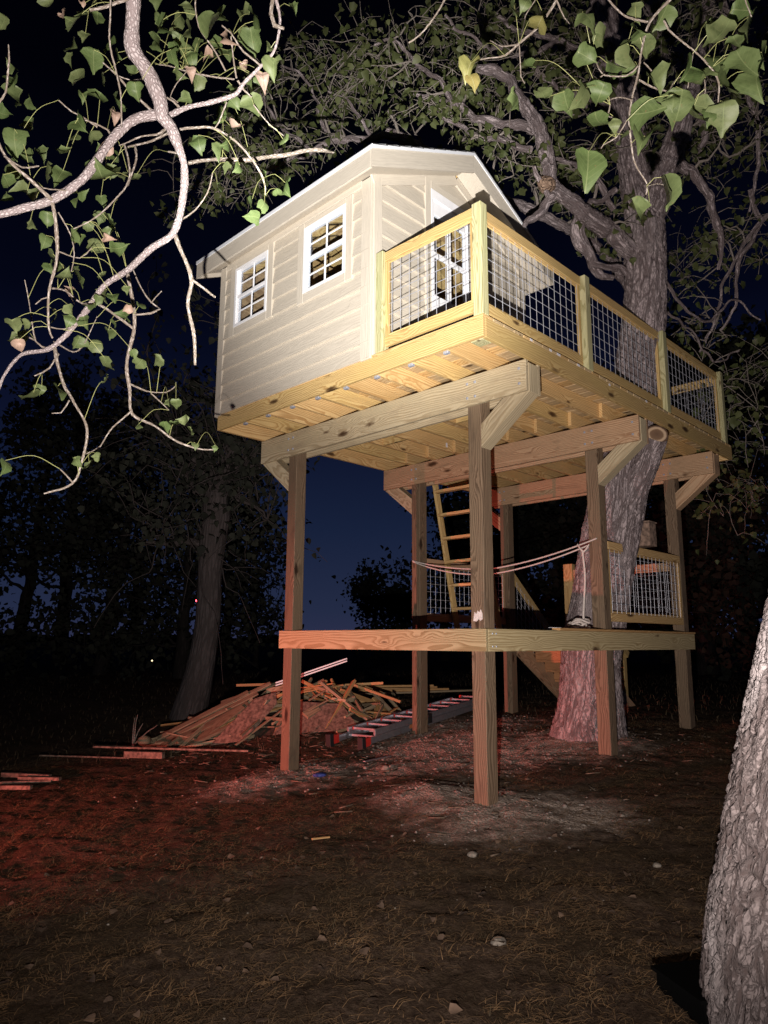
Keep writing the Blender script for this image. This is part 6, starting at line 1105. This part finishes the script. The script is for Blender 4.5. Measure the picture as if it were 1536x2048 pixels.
FT = [(-.50, 24, 9.5, 4.2, 'dense dark tree at the far left edge, low boughs near the ground', 3744, .17, .1),
      (-.385, 21, 9.0, 3.6, 'broad dark tree left of the leaning trunk', 3744, .16, .1),
      (-.44, 30, 13, 4.5, 'tall dark tree rearmost at the far left', 3600, .2, .2),
      (-.275, 19, 7.2, 2.9, 'dark tree directly left of the leaning trunk with many gaps', 3024, .15, .12),
      (-.335, 34, 9, 3.4, 'small far tree between the dark masses at the left', 2160, .2, .1),
      (-.215, 30, 8.6, 2.6, 'slim dark tree behind the leaning trunk', 2400, .18, .2),
      (-.01, 40, 4.9, 2.6, 'low round dark bush seen between the posts near the wooden ladder', 3600, .2, .05),
      (.085, 36, 9.5, 4.2, 'dark tree behind the wooden ladder', 5200, .22, .08),
      (.19, 30, 11, 4.6, 'large dark tree behind the staircase', 6000, .22, .08),
      (.32, 26, 11.5, 4.4, 'large dark tree behind the big trunk', 6000, .2, .08),
      (.44, 22, 11, 4.2, 'large dark tree at the right behind the rightmost post', 6000, .2, .06),
      (.55, 19, 11, 3.8, 'dark tree at the far right edge', 6000, .18, .04),
      (.385, 34, 12, 5.0, 'broad dark tree filling the gap right of the big trunk', 7000, .26, .03),
      (.50, 30, 13, 5.0, 'tall dark tree rearmost at the far right', 7000, .26, .03),
      (.25, 40, 12, 5.5, 'broad dark tree rearmost behind the staircase', 7000, .3, .03)]
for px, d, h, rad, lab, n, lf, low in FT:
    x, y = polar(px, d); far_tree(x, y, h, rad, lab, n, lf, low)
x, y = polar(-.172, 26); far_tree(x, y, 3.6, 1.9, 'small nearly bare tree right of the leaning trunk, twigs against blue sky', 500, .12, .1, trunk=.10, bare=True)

# distant lights
x, y = polar(-.2575, 16); mt = thing('marker_light', (x, y, .4), 'tiny glowing red light on a thin dark pole beside the leaning trunk', 'light'); zr = CAM.z+16*.0532
tubeobj('light_pole', [(x, y, .2, .012), (x, y, zr, .010)], .5, 6, M['pole'], mt)
bm = bmesh.new(); bmesh.ops.create_icosphere(bm, subdivisions=2, radius=.026); me = bpy.data.meshes.new('red_lens'); bm.to_mesh(me); bm.free(); link('red_lens', me, M['redglow'], Matrix.Translation((x, y, zr+.02)), mt)
x, y = polar(-.314, 28); ly = thing('path_lamp', (x, y, .4), 'tiny distant yellow light low on the dark ground at the left', 'lamp')
tubeobj('lamp_stake', [(x, y, .2, .015), (x, y, .52, .015)], .2, 6, M['pole'], ly)
bm = bmesh.new(); bmesh.ops.create_icosphere(bm, subdivisions=1, radius=.035); me = bpy.data.meshes.new('lamp_head'); bm.to_mesh(me); bm.free(); link('lamp_head', me, M['warmglow'], Matrix.Translation((x, y, .55)), ly)

# ------------------------------------------------------------------ scrap heap
ryx = Vector((math.cos(YAW), math.sin(YAW), 0)); fyx = Vector((-math.sin(YAW), math.cos(YAW), 0))
PC = Vector((-4.72, 1.62, 0)); PA, PB, PH = 1.65, 1.0, .55
def heap(u, v):
    fu = (u+1.52)/1.57 if u < .05 else 1.0 if u < .6 else max(0, 1-((u-.6)/1.15)**1.2*.95)
    return PH*.92*max(0, min(1, fu))*max(0, 1-abs(v/PB)**1.7)
def hp(u, v, dz=0):
    q_ = PC+ryx*u+fyx*v; return Vector((q_.x, q_.y, float(g_smooth(q_.x, q_.y))+heap(u, v)+dz))
# mound of dirt and chips under the boards
V = []; F = []; n = 40
for i in range(n+1):
    for j in range(n+1):
        u = (i/n*2-1)*PA*1.1; v = (j/n*2-1)*PB*1.15; q_ = hp(u, v); V.append((q_.x, q_.y, q_.z-.06-.34*heap(u, v)+.05*mn.noise(q_*5)))
for i in range(n):
    for j in range(n): a = i*(n+1)+j; F.append((a, a+n+1, a+n+2, a+1))
o = pymesh('debris_mound', V, np.array(F), M['stone'] if 0 else flat('heap_core', (.055, .038, .026), .95, nz=.6, scale=12), None, True); o['kind'] = 'stuff'
props(o, 'low mound of dirt and splinters under the scrap boards', 'debris')
G = 'cut-off boards thrown on the scrap heap'
lab0 = 'weathered scrap board lying in the heap of cut-offs at the left'
def scrap(a, b, w_, t_s, mat, lab=lab0, roll=0., grp=G):
    a = Vector(a); b = Vector(b); up = Vector((0, 0, 1)); 
    up = Matrix.Rotation(roll, 3, (b-a).normalized()) @ up
    o = stick('scrap_board', a, b, w_, t_s, M[mat], None, up=up, bev=.002); props(o, lab, 'board', grp); return o
for i in range(235):
    u = rng.uniform(-1.6, 1.6); v = rng.normal(-.1, .45)
    if abs(v) > .95 or heap(u, v) < .03: continue
    if u < -.1: L_ = rng.choice([.4, .6, .9, 1.2], p=[.3, .3, .28, .12]); ang = rng.normal(.1, .6)
    else: L_ = rng.choice([.22, .35, .5, .8], p=[.3, .35, .23, .12]); ang = rng.normal(0, .9)
    du, dv = math.cos(ang)*L_/2, math.sin(ang)*L_/2
    a = hp(u-du, v-dv); b = hp(u+du, v+dv); hc = hp(u, v).z; sh = hc-(a.z+b.z)/2+rng.uniform(-.16, .05); tl = rng.normal(0, .07)
    a.z += sh+tl; b.z += sh-tl
    for e in (a, b): e.z = max(e.z, float(g_smooth(e.x, e.y))+.015)
    wd = float(rng.choice([.03, .045, .07, .12], p=[.32, .34, .28, .06])); org = rng.random() < (.5 if u > .1 else .12)  # more orange boards to the right: the orange light there put into colour
    lab = '%s %s%s board on the %s of the scrap heap' % ('long' if L_ > .7 else 'short' if L_ < .4 else 'middling', 'narrow' if wd < .06 else 'wide' if wd > .1 else 'plain', ' orange' if org else ' weathered', 'left slope' if u < -.6 else 'left shoulder' if u < .05 else 'flat top' if u < .7 and v > -.35 else 'front face' if u < .9 else 'right end')
    scrap(a, b, wd, float(rng.choice([.018, .036])), 'scrapo' if org else 'scrap', lab, roll=rng.normal(0, .7))
# readable pieces
def at_(u, v, z): q_ = PC+ryx*u+fyx*v; return (q_.x, q_.y, float(g_smooth(q_.x, q_.y))+z)
scrap(at_(-.72, .15, .60), at_(.25, .25, .54), .07, .036, 'scrapo', 'long pale board sticking out to the left from the top of the heap', grp=None)
for k, (dz, nm) in enumerate(((0, 'upper'), (-.035, 'lower'))):
    o = stick('trim_offcut', at_(-.12, -.1, .60+dz), at_(.88, .0, .88+dz), .05, .02, M['white'], None); props(o, nm+' of two white trim strips poking out of the top of the heap', 'trim strip')
scrap(at_(.55, -.3, .58), at_(1.2, -.55, .10), .09, .036, 'scrap', 'grey board lying slantwise down the right face of the heap', grp=None)
scrap(at_(.95, .0, .52), at_(1.65, -.15, .26), .09, .036, 'scrapo', 'long orange board pointing right off the heap', grp=None)
scrap(at_(.85, .1, .50), at_(1.4, .1, .50), .09, .036, 'scrapo', 'bright orange board lying level at the right of the heap top', grp=None)
for k, (u0, v0, z0_, u1, v1, z1_) in enumerate(((-1.5, -.5, .06, -.35, -.2, .5), (-1.7, -.35, .04, -.5, -.1, .52), (-1.3, -.62, .05, -.45, -.35, .4), (-1.2, -.2, .24, -.2, -.05, .6), (-1.55, -.62, .03, -.6, -.4, .26), (-1.05, -.7, .05, -.5, -.45, .38), (-.9, .0, .4, .1, .1, .64))):
    scrap(at_(u0, v0, z0_), at_(u1, v1, z1_), .08+.02*(k % 3), .02, 'scrap', roll=.4)
def sheet(lab, pts, n):
    o = prism('strand_board_sheet', pts, n, .012, M['osbold']); props(o, lab, 'board')
sheet('ragged strand board sheet leaning on the left front of the heap', [at_(-.80, -.95, .02), at_(-.35, -1.0, .02), at_(-.02, -.6, .36), at_(-.05, -.5, .50), at_(-.32, -.55, .46)], (-.2, -.6, .6))
sheet('strand board sheet lying against the front of the heap between post and ladder', [at_(.0, -1.0, .02), at_(1.1, -.85, .03), at_(.85, -.5, .30), at_(.3, -.55, .34)], (0, -.6, .7))
# timbers lying left of the heap
zg = lambda x, y: float(ground_z(x, y))
def lying(name, a, b, w_, t_s, mat, lab, cat='board', grp=None, up=(0, 0, 1)):
    z_ = t_s/2+.012; o = stick(name, (a[0], a[1], max(zg(*a), zg(*b))+z_), (b[0], b[1], max(zg(*a), zg(*b))+z_), w_, t_s, M[mat], None, up=up); props(o, lab, cat, grp); return o
lying('timber_offcut', (-4.98, -.59), (-4.58, -.30), .08, .075, 'osbold', 'short squared timber offcut on the ground at the left foot of the heap')
lying('long_plank', (-5.35, -.82), (-3.75, .35), .06, .022, 'osbold', 'long thin plank lying on the ground in front of the heap')
lying('long_plank', (-5.9, -1.25), (-4.95, -.55), .03, .018, 'osbold', 'thin stick end lying farthest left along the ground')
for k, (a, b) in enumerate((((-4.9, -2.15), (-4.55, -1.62)), ((-5.3, -2.4), (-4.95, -2.02)), ((-4.85, -1.85), (-4.5, -1.55)), ((-4.7, -2.25), (-4.35, -1.9)), ((-5.2, -1.9), (-4.7, -1.58)))):
    lying('red_lit_board', a, b, .06, .022+.006*k, 'osbold', '%s short board in the red light at the far left edge' % ('nearest', 'leftmost', 'rightmost', 'lowest', 'farthest')[k], grp='short boards in the red light at the left edge')
# planks stacked beyond
for k in range(5):
    o = stick('stacked_plank', (-5.25+.05*k, 3.55+.03*k, .50+.036*(k % 3)), (-4.55-.1*(k % 2), 5.05-.2*k, .50+.036*(k % 3)), .09, .034, M['scrapo'], None)
    props(o, 'plank in the low stack of new boards beyond the ladder', 'board', 'planks stacked beyond the ladder')
o = stick('stacked_plank', (-5.0, 3.3, .47), (-4.3, 5.6, .47), .09, .03, M['scrap'], None); props(o, 'long single plank lying right beside the low stack of new boards', 'board')
# dead twigs left of heap
tg2 = thing('dead_branch', at_(-1.9, -.5, 0), 'bare forked dead twig standing up at the left end of the heap', 'branch')
b0 = at_(-1.95, -.5, .0)
for d_ in ((.12, 0, .42), (-.1, .05, .36), (.05, .1, .30), (.45, .1, .30)):
    tubeobj('twig', [(*b0, .010), (b0[0]+d_[0]*.5, b0[1]+d_[1]*.5, b0[2]+d_[2]*.6, .008), (b0[0]+d_[0], b0[1]+d_[1], b0[2]+d_[2], .004)], .05, 6, M['barktwig'], tg2, wob=.02)
o = pymesh('round_block', *(lambda b: (np.array([v.co for v in b.verts])*[1, 1, .8]+np.array(at_(-1.78, -.55, .07)), [tuple(v.index for v in f.verts) for f in b.faces]))((lambda b: (bmesh.ops.create_icosphere(b, subdivisions=2, radius=.09), b)[1])(bmesh.new())), M['scrap'], None, True); props(o, 'rounded log end at the left foot of the heap', 'log')

# ------------------------------------------------------------------ aluminium extension ladder on the ground
el_ = thing('extension_ladder', (-2.95, 1.5, .2), 'aluminium extension ladder with red rung caps lying on the gravel', 'ladder')
A = Vector((-2.86, 1.14, zg(-2.86, 1.14)+.06)); B = Vector((-3.38, 4.30, zg(-3.38, 4.30)+.07)); dl_ = (B-A).normalized(); sd = Vector((dl_.y, -dl_.x, 0)).normalized()
for s in (-1, 1):
    for lay in (0, 1):
        off = sd*s*(.235-.035*lay)+Vector((0, 0, .07*lay)); st_ = dl_*(.25*lay)
        stick('side_rail', A+off+st_, B+off-st_*1.5, .028, .075, M['alu'], el_, up=(0, 0, 1))
Ln = (B-A).length; i = 0; d = .28
while d < Ln-.1:
    for lay in (0, 1):
        c = A+dl_*(d+.06*lay)+Vector((0, 0, .012+.07*lay)); wd = .20-.03*lay
        stick('rung', c-sd*wd, c+sd*wd, .034, .028, M['alu'], el_)
        if lay:
            for s in (-1, 1): stick('rung_cap', c+sd*s*(wd-.0), c+sd*s*(wd+.042), .038, .040, M['red'], el_)
    d += .305
for s in (-1, 1):
    e = A+sd*s*.24; stick('red_end_cap', e-dl_*.02, e+dl_*.10, .045, .10, M['red'], el_); stick('rubber_foot', e-dl_*.09, e-dl_*.02, .075, .15, M['black'], el_)
    m_ = A+dl_*1.35+sd*s*.26+Vector((0, 0, .05)); stick('rung_lock', m_, m_+dl_*.10, .05, .12, M['black'], el_)
lb = A+dl_*.95+sd*.252+Vector((0, 0, .02)); stick('warning_label', lb, lb+dl_*.22, .002, .045, flat('orange_label', (.55, .20, .08), .5), el_, bev=0)

# small things on the ground
def rock(name, x, y, r, lab, mat='stone', sq=.6, flatn=False):
    bm = bmesh.new(); bmesh.ops.create_icosphere(bm, subdivisions=2, radius=r)
    sx, sy = rng.uniform(.8, 1.3, 2); ph = rng.uniform(0, 9)
    for v in bm.verts: v.co *= 1+.35*mn.noise(v.co/r*1.1+Vector((ph, 0, 0))); v.co.x *= sx; v.co.y *= sy; v.co.z *= sq
    me = bpy.data.meshes.new(name); bm.to_mesh(me); bm.free(); o = link(name, me, M[mat], Matrix.Translation((x, y, zg(x, y)+r*sq*.5)))
    props(o, lab, 'stone'); return o
rock('stone', -1.67, .548, .05, 'pale fist sized stone on the gravel between the two front posts')
rock('stone', 1.40, -1.80, .035, 'pale angular stone chip alone in the dark grass in the foreground')
rock('stone', .93, .45, .022, 'small pale stone just right of the nearest post')
rock('stone', .55, -.9, .03, 'pale stone in the grass in front of the nearest post mound')
rock('stone', 1.55, -.35, .025, 'small stone lying in the dark ground toward the near trunk')
bs = rock('plastic_scrap', -2.02, -.02, .055, 'crumpled dark blue plastic scrap on the ground right of the front left post', 'blue', .4); bs['category'] = 'litter'
lying('metal_strip', (-1.98, .55), (-2.05, 1.02), .03, .012, 'alu', 'thin pale metal strip on the gravel in front of the aluminium ladder', 'strip')
lying('wood_chip', (-.55, -1.35), (-.50, -1.22), .02, .012, 'scrapo', 'single orange wood splinter on the foreground ground', 'splinter')
# plain black block put in for a dark patch by the near trunk
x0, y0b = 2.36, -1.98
bxx = thing('dark_block', (2.45, -1.9, -.3), 'low black block put in for a dark patch beside the near trunk', 'box')
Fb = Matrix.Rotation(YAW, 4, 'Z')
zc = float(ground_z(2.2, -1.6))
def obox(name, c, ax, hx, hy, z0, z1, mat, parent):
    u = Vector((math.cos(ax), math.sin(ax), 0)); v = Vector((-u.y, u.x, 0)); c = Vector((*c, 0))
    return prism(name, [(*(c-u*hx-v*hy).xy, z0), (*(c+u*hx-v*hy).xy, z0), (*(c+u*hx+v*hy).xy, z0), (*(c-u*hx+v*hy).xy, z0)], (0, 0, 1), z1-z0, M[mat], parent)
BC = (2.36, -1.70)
obox('block_body', BC, YAW+.25, .13, .15, zc-.03, zc+.07, 'matte_black', bxx)
obox('block_top', BC, YAW+.25, .15, .16, zc+.071, zc+.085, 'matte_black', bxx)

# ------------------------------------------------------------------ straw, grass and gravel on the ground
f2 = np.array([-math.sin(YAW), math.cos(YAW)]); rr2 = np.array([math.cos(YAW), math.sin(YAW)])
def wedge(n, d0, d1, lat=.56, pw=1.0):
    d = d0+(d1-d0)*rng.random(n)**pw; l = rng.uniform(-lat, lat, n)*d
    p = np.array(CAM)[:2]+f2*d[:, None]+rr2*l[:, None]; return p[:, 0], p[:, 1]
def blades(name, n, d0, d1, l0, l1, wd, up, mat, pw=1.3, grav=.35, segs=2, clump=True):
    x, y = wedge(n, d0, d1, pw=pw)
    if clump:
        s = np.array([mn.noise(Vector((a*1.7, b*1.7, 2)))+.5*mn.noise(Vector((a*6, b*6, 5))) for a, b in zip(x, y)]); keep = rng.random(n) < np.clip(.5+1.1*s, .05, 1)
        x, y = x[keep], y[keep]
    keep = rng.random(len(x)) > gravelness(x, y)*(1-grav)*1.3; x, y = x[keep], y[keep]; n = len(x)
    z = ground_z(x, y)-.004; L = rng.uniform(l0, l1, n); a = rng.uniform(0, 6.283, n); tilt = np.abs(rng.normal(up, .28, n)).clip(.02, 1.5)
    dx, dy = np.cos(a), np.sin(a); sx_, sy_ = -dy, dx; w_ = wd*rng.uniform(.6, 1.4, n); cv = rng.normal(0, .5, n)
    V = np.zeros((n, 2*(segs+1), 3))
    for k in range(segs+1):
        t = k/segs; h = L*t*np.sin(tilt)*(1-.35*t*t)+.006*np.sin(math.pi*t); r = L*t*np.cos(tilt); bx_ = cv*L*t*t*.5; ww = w_*(1-.75*t)
        cx = x+dx*r+sx_*bx_; cy = y+dy*r+sy_*bx_
        V[:, 2*k] = np.stack([cx-sx_*ww, cy-sy_*ww, z+h], 1); V[:, 2*k+1] = np.stack([cx+sx_*ww, cy+sy_*ww, z+h+.0006], 1)
    q_ = np.array([[2*k, 2*k+1, 2*k+3, 2*k+2] for k in range(segs)]); F = (q_[None]+(np.arange(n)*2*(segs+1))[:, None, None]).reshape(-1, 4)
    o = pymesh(name, V.reshape(-1, 3), F, M[mat], None, False); o['kind'] = 'stuff'; return o
blades('dry_straw', 150000, 1.8, 9.5, .02, .10, .0014, .07, 'dry', 1.25)
blades('grass_blades', 36000, 1.8, 10, .02, .07, .0016, .6, 'grassg', 1.3)
blades('tall_dry_grass', 1500, 1.9, 8, .08, .18, .0016, .35, 'dry', 1.2)
blades('far_rough_grass', 7000, 9, 22, .06, .16, .005, 1.0, 'grassg', 1.0, clump=False)
def icos():
    bm = bmesh.new(); bmesh.ops.create_icosphere(bm, subdivisions=1, radius=1); v = np.array([q_.co for q_ in bm.verts]); f = np.array([[x.index for x in g.verts] for g in bm.faces]); bm.free(); return v, f
iv, if_ = icos()
def pebbles(name, x, y, r, mat, sink=.35):
    n = len(x); J = 1+rng.normal(0, .17, (n, len(iv))); V = iv[None]*J[:, :, None]; sc = rng.uniform(.65, 1.3, (n, 1, 3)); sc[:, :, 2] *= .65; V = V*sc*r[:, None, None]
    a = rng.uniform(0, 6.28, n); c, s = np.cos(a), np.sin(a); X = V[:, :, 0]*c[:, None]-V[:, :, 1]*s[:, None]; Y = V[:, :, 0]*s[:, None]+V[:, :, 1]*c[:, None]
    z = ground_z(x, y)+r*sink*.6; V = np.stack([X+x[:, None], Y+y[:, None], V[:, :, 2]+z[:, None]], 2); nv = len(iv)
    F = (if_[None]+(np.arange(n)*nv)[:, None, None]).reshape(-1, 3); o = pymesh(name, V.reshape(-1, 3), F, M[mat], None, False); o['kind'] = 'stuff'; return o
x = rng.uniform(-4.2, 1.6, 60000); y = rng.uniform(-1.6, 4.2, 60000); k = rng.random(60000) < gravelness(x, y)**1.5*.36*np.where(y < .9, .6, 1.2); x, y = x[k], y[k]
pebbles('gravel', x, y, rng.gamma(2.0, .0033, len(x)).clip(.0035, .028), 'gravel')
x, y = wedge(170, 3.2, 9); pebbles('scattered_stones', x, y, rng.gamma(2, .0024, len(x)).clip(.003, .010), 'stone')
# fallen leaves and bark chips
x, y = wedge(260, 2.6, 9); k = len(x)
pts = np.stack([x, y, ground_z(x, y)+.012], 1)
def litter(pts, size):
    n = len(pts); V0 = np.array([t[0] for t in TPLS]); k = rng.integers(0, len(TPLS), n); sz = size*rng.uniform(.5, 1.1, n)
    a = rng.uniform(0, 6.28, n); yv = np.stack([np.cos(a), np.sin(a), rng.normal(0, .15, n)], 1); zv = np.stack([rng.normal(0, .25, n), rng.normal(0, .25, n), np.ones(n)], 1)
    zv -= yv*(zv*yv).sum(1)[:, None]; zv /= np.linalg.norm(zv, axis=1)[:, None]; xv = np.cross(yv, zv)
    B = np.stack([xv, yv, zv], 2)*sz[:, None, None]; V = np.einsum('nij,nkj->nki', B, V0[k])+pts[:, None, :]
    tri = np.array(TPLS[0][1]); F = (tri[None]+(np.arange(n)*7)[:, None, None]).reshape(-1, 3)
    o = pymesh('fallen_leaves', V.reshape(-1, 3), F, M['deadground'], None); o['kind'] = 'stuff'
litter(pts, .06)
# chips and slivers of wood under the deck and round the heap
n = 420; x = np.concatenate([rng.uniform(-4.5, 1, 170), rng.normal(-3.9, .8, 250)]); y = np.concatenate([rng.uniform(-.8, 3.8, 170), rng.normal(1.2, .7, 250)])
z = ground_z(x, y)+.008; a = rng.uniform(0, 6.28, n); L = rng.uniform(.02, .16, n); w_ = rng.uniform(.003, .012, n); c, s = np.cos(a), np.sin(a)
cube = np.array([(i, j, k) for i in (-1, 1) for j in (-1, 1) for k in (-1, 1)], float); cf = np.array([(0, 1, 3, 2), (4, 6, 7, 5), (0, 4, 5, 1), (2, 3, 7, 6), (0, 2, 6, 4), (1, 5, 7, 3)])
V = cube[None]*np.stack([L/2, w_, np.full(n, .004)], 1)[:, None, :]; X = V[:, :, 0]*c[:, None]-V[:, :, 1]*s[:, None]+x[:, None]; Y = V[:, :, 0]*s[:, None]+V[:, :, 1]*c[:, None]+y[:, None]
V = np.stack([X, Y, V[:, :, 2]+z[:, None]+(V[:, :, 0]*rng.normal(0, .12, n)[:, None])], 2); F = (cf[None]+(np.arange(n)*8)[:, None, None]).reshape(-1, 4)
o = pymesh('wood_chips', V.reshape(-1, 3), F, M['chip'], None); o['kind'] = 'stuff'
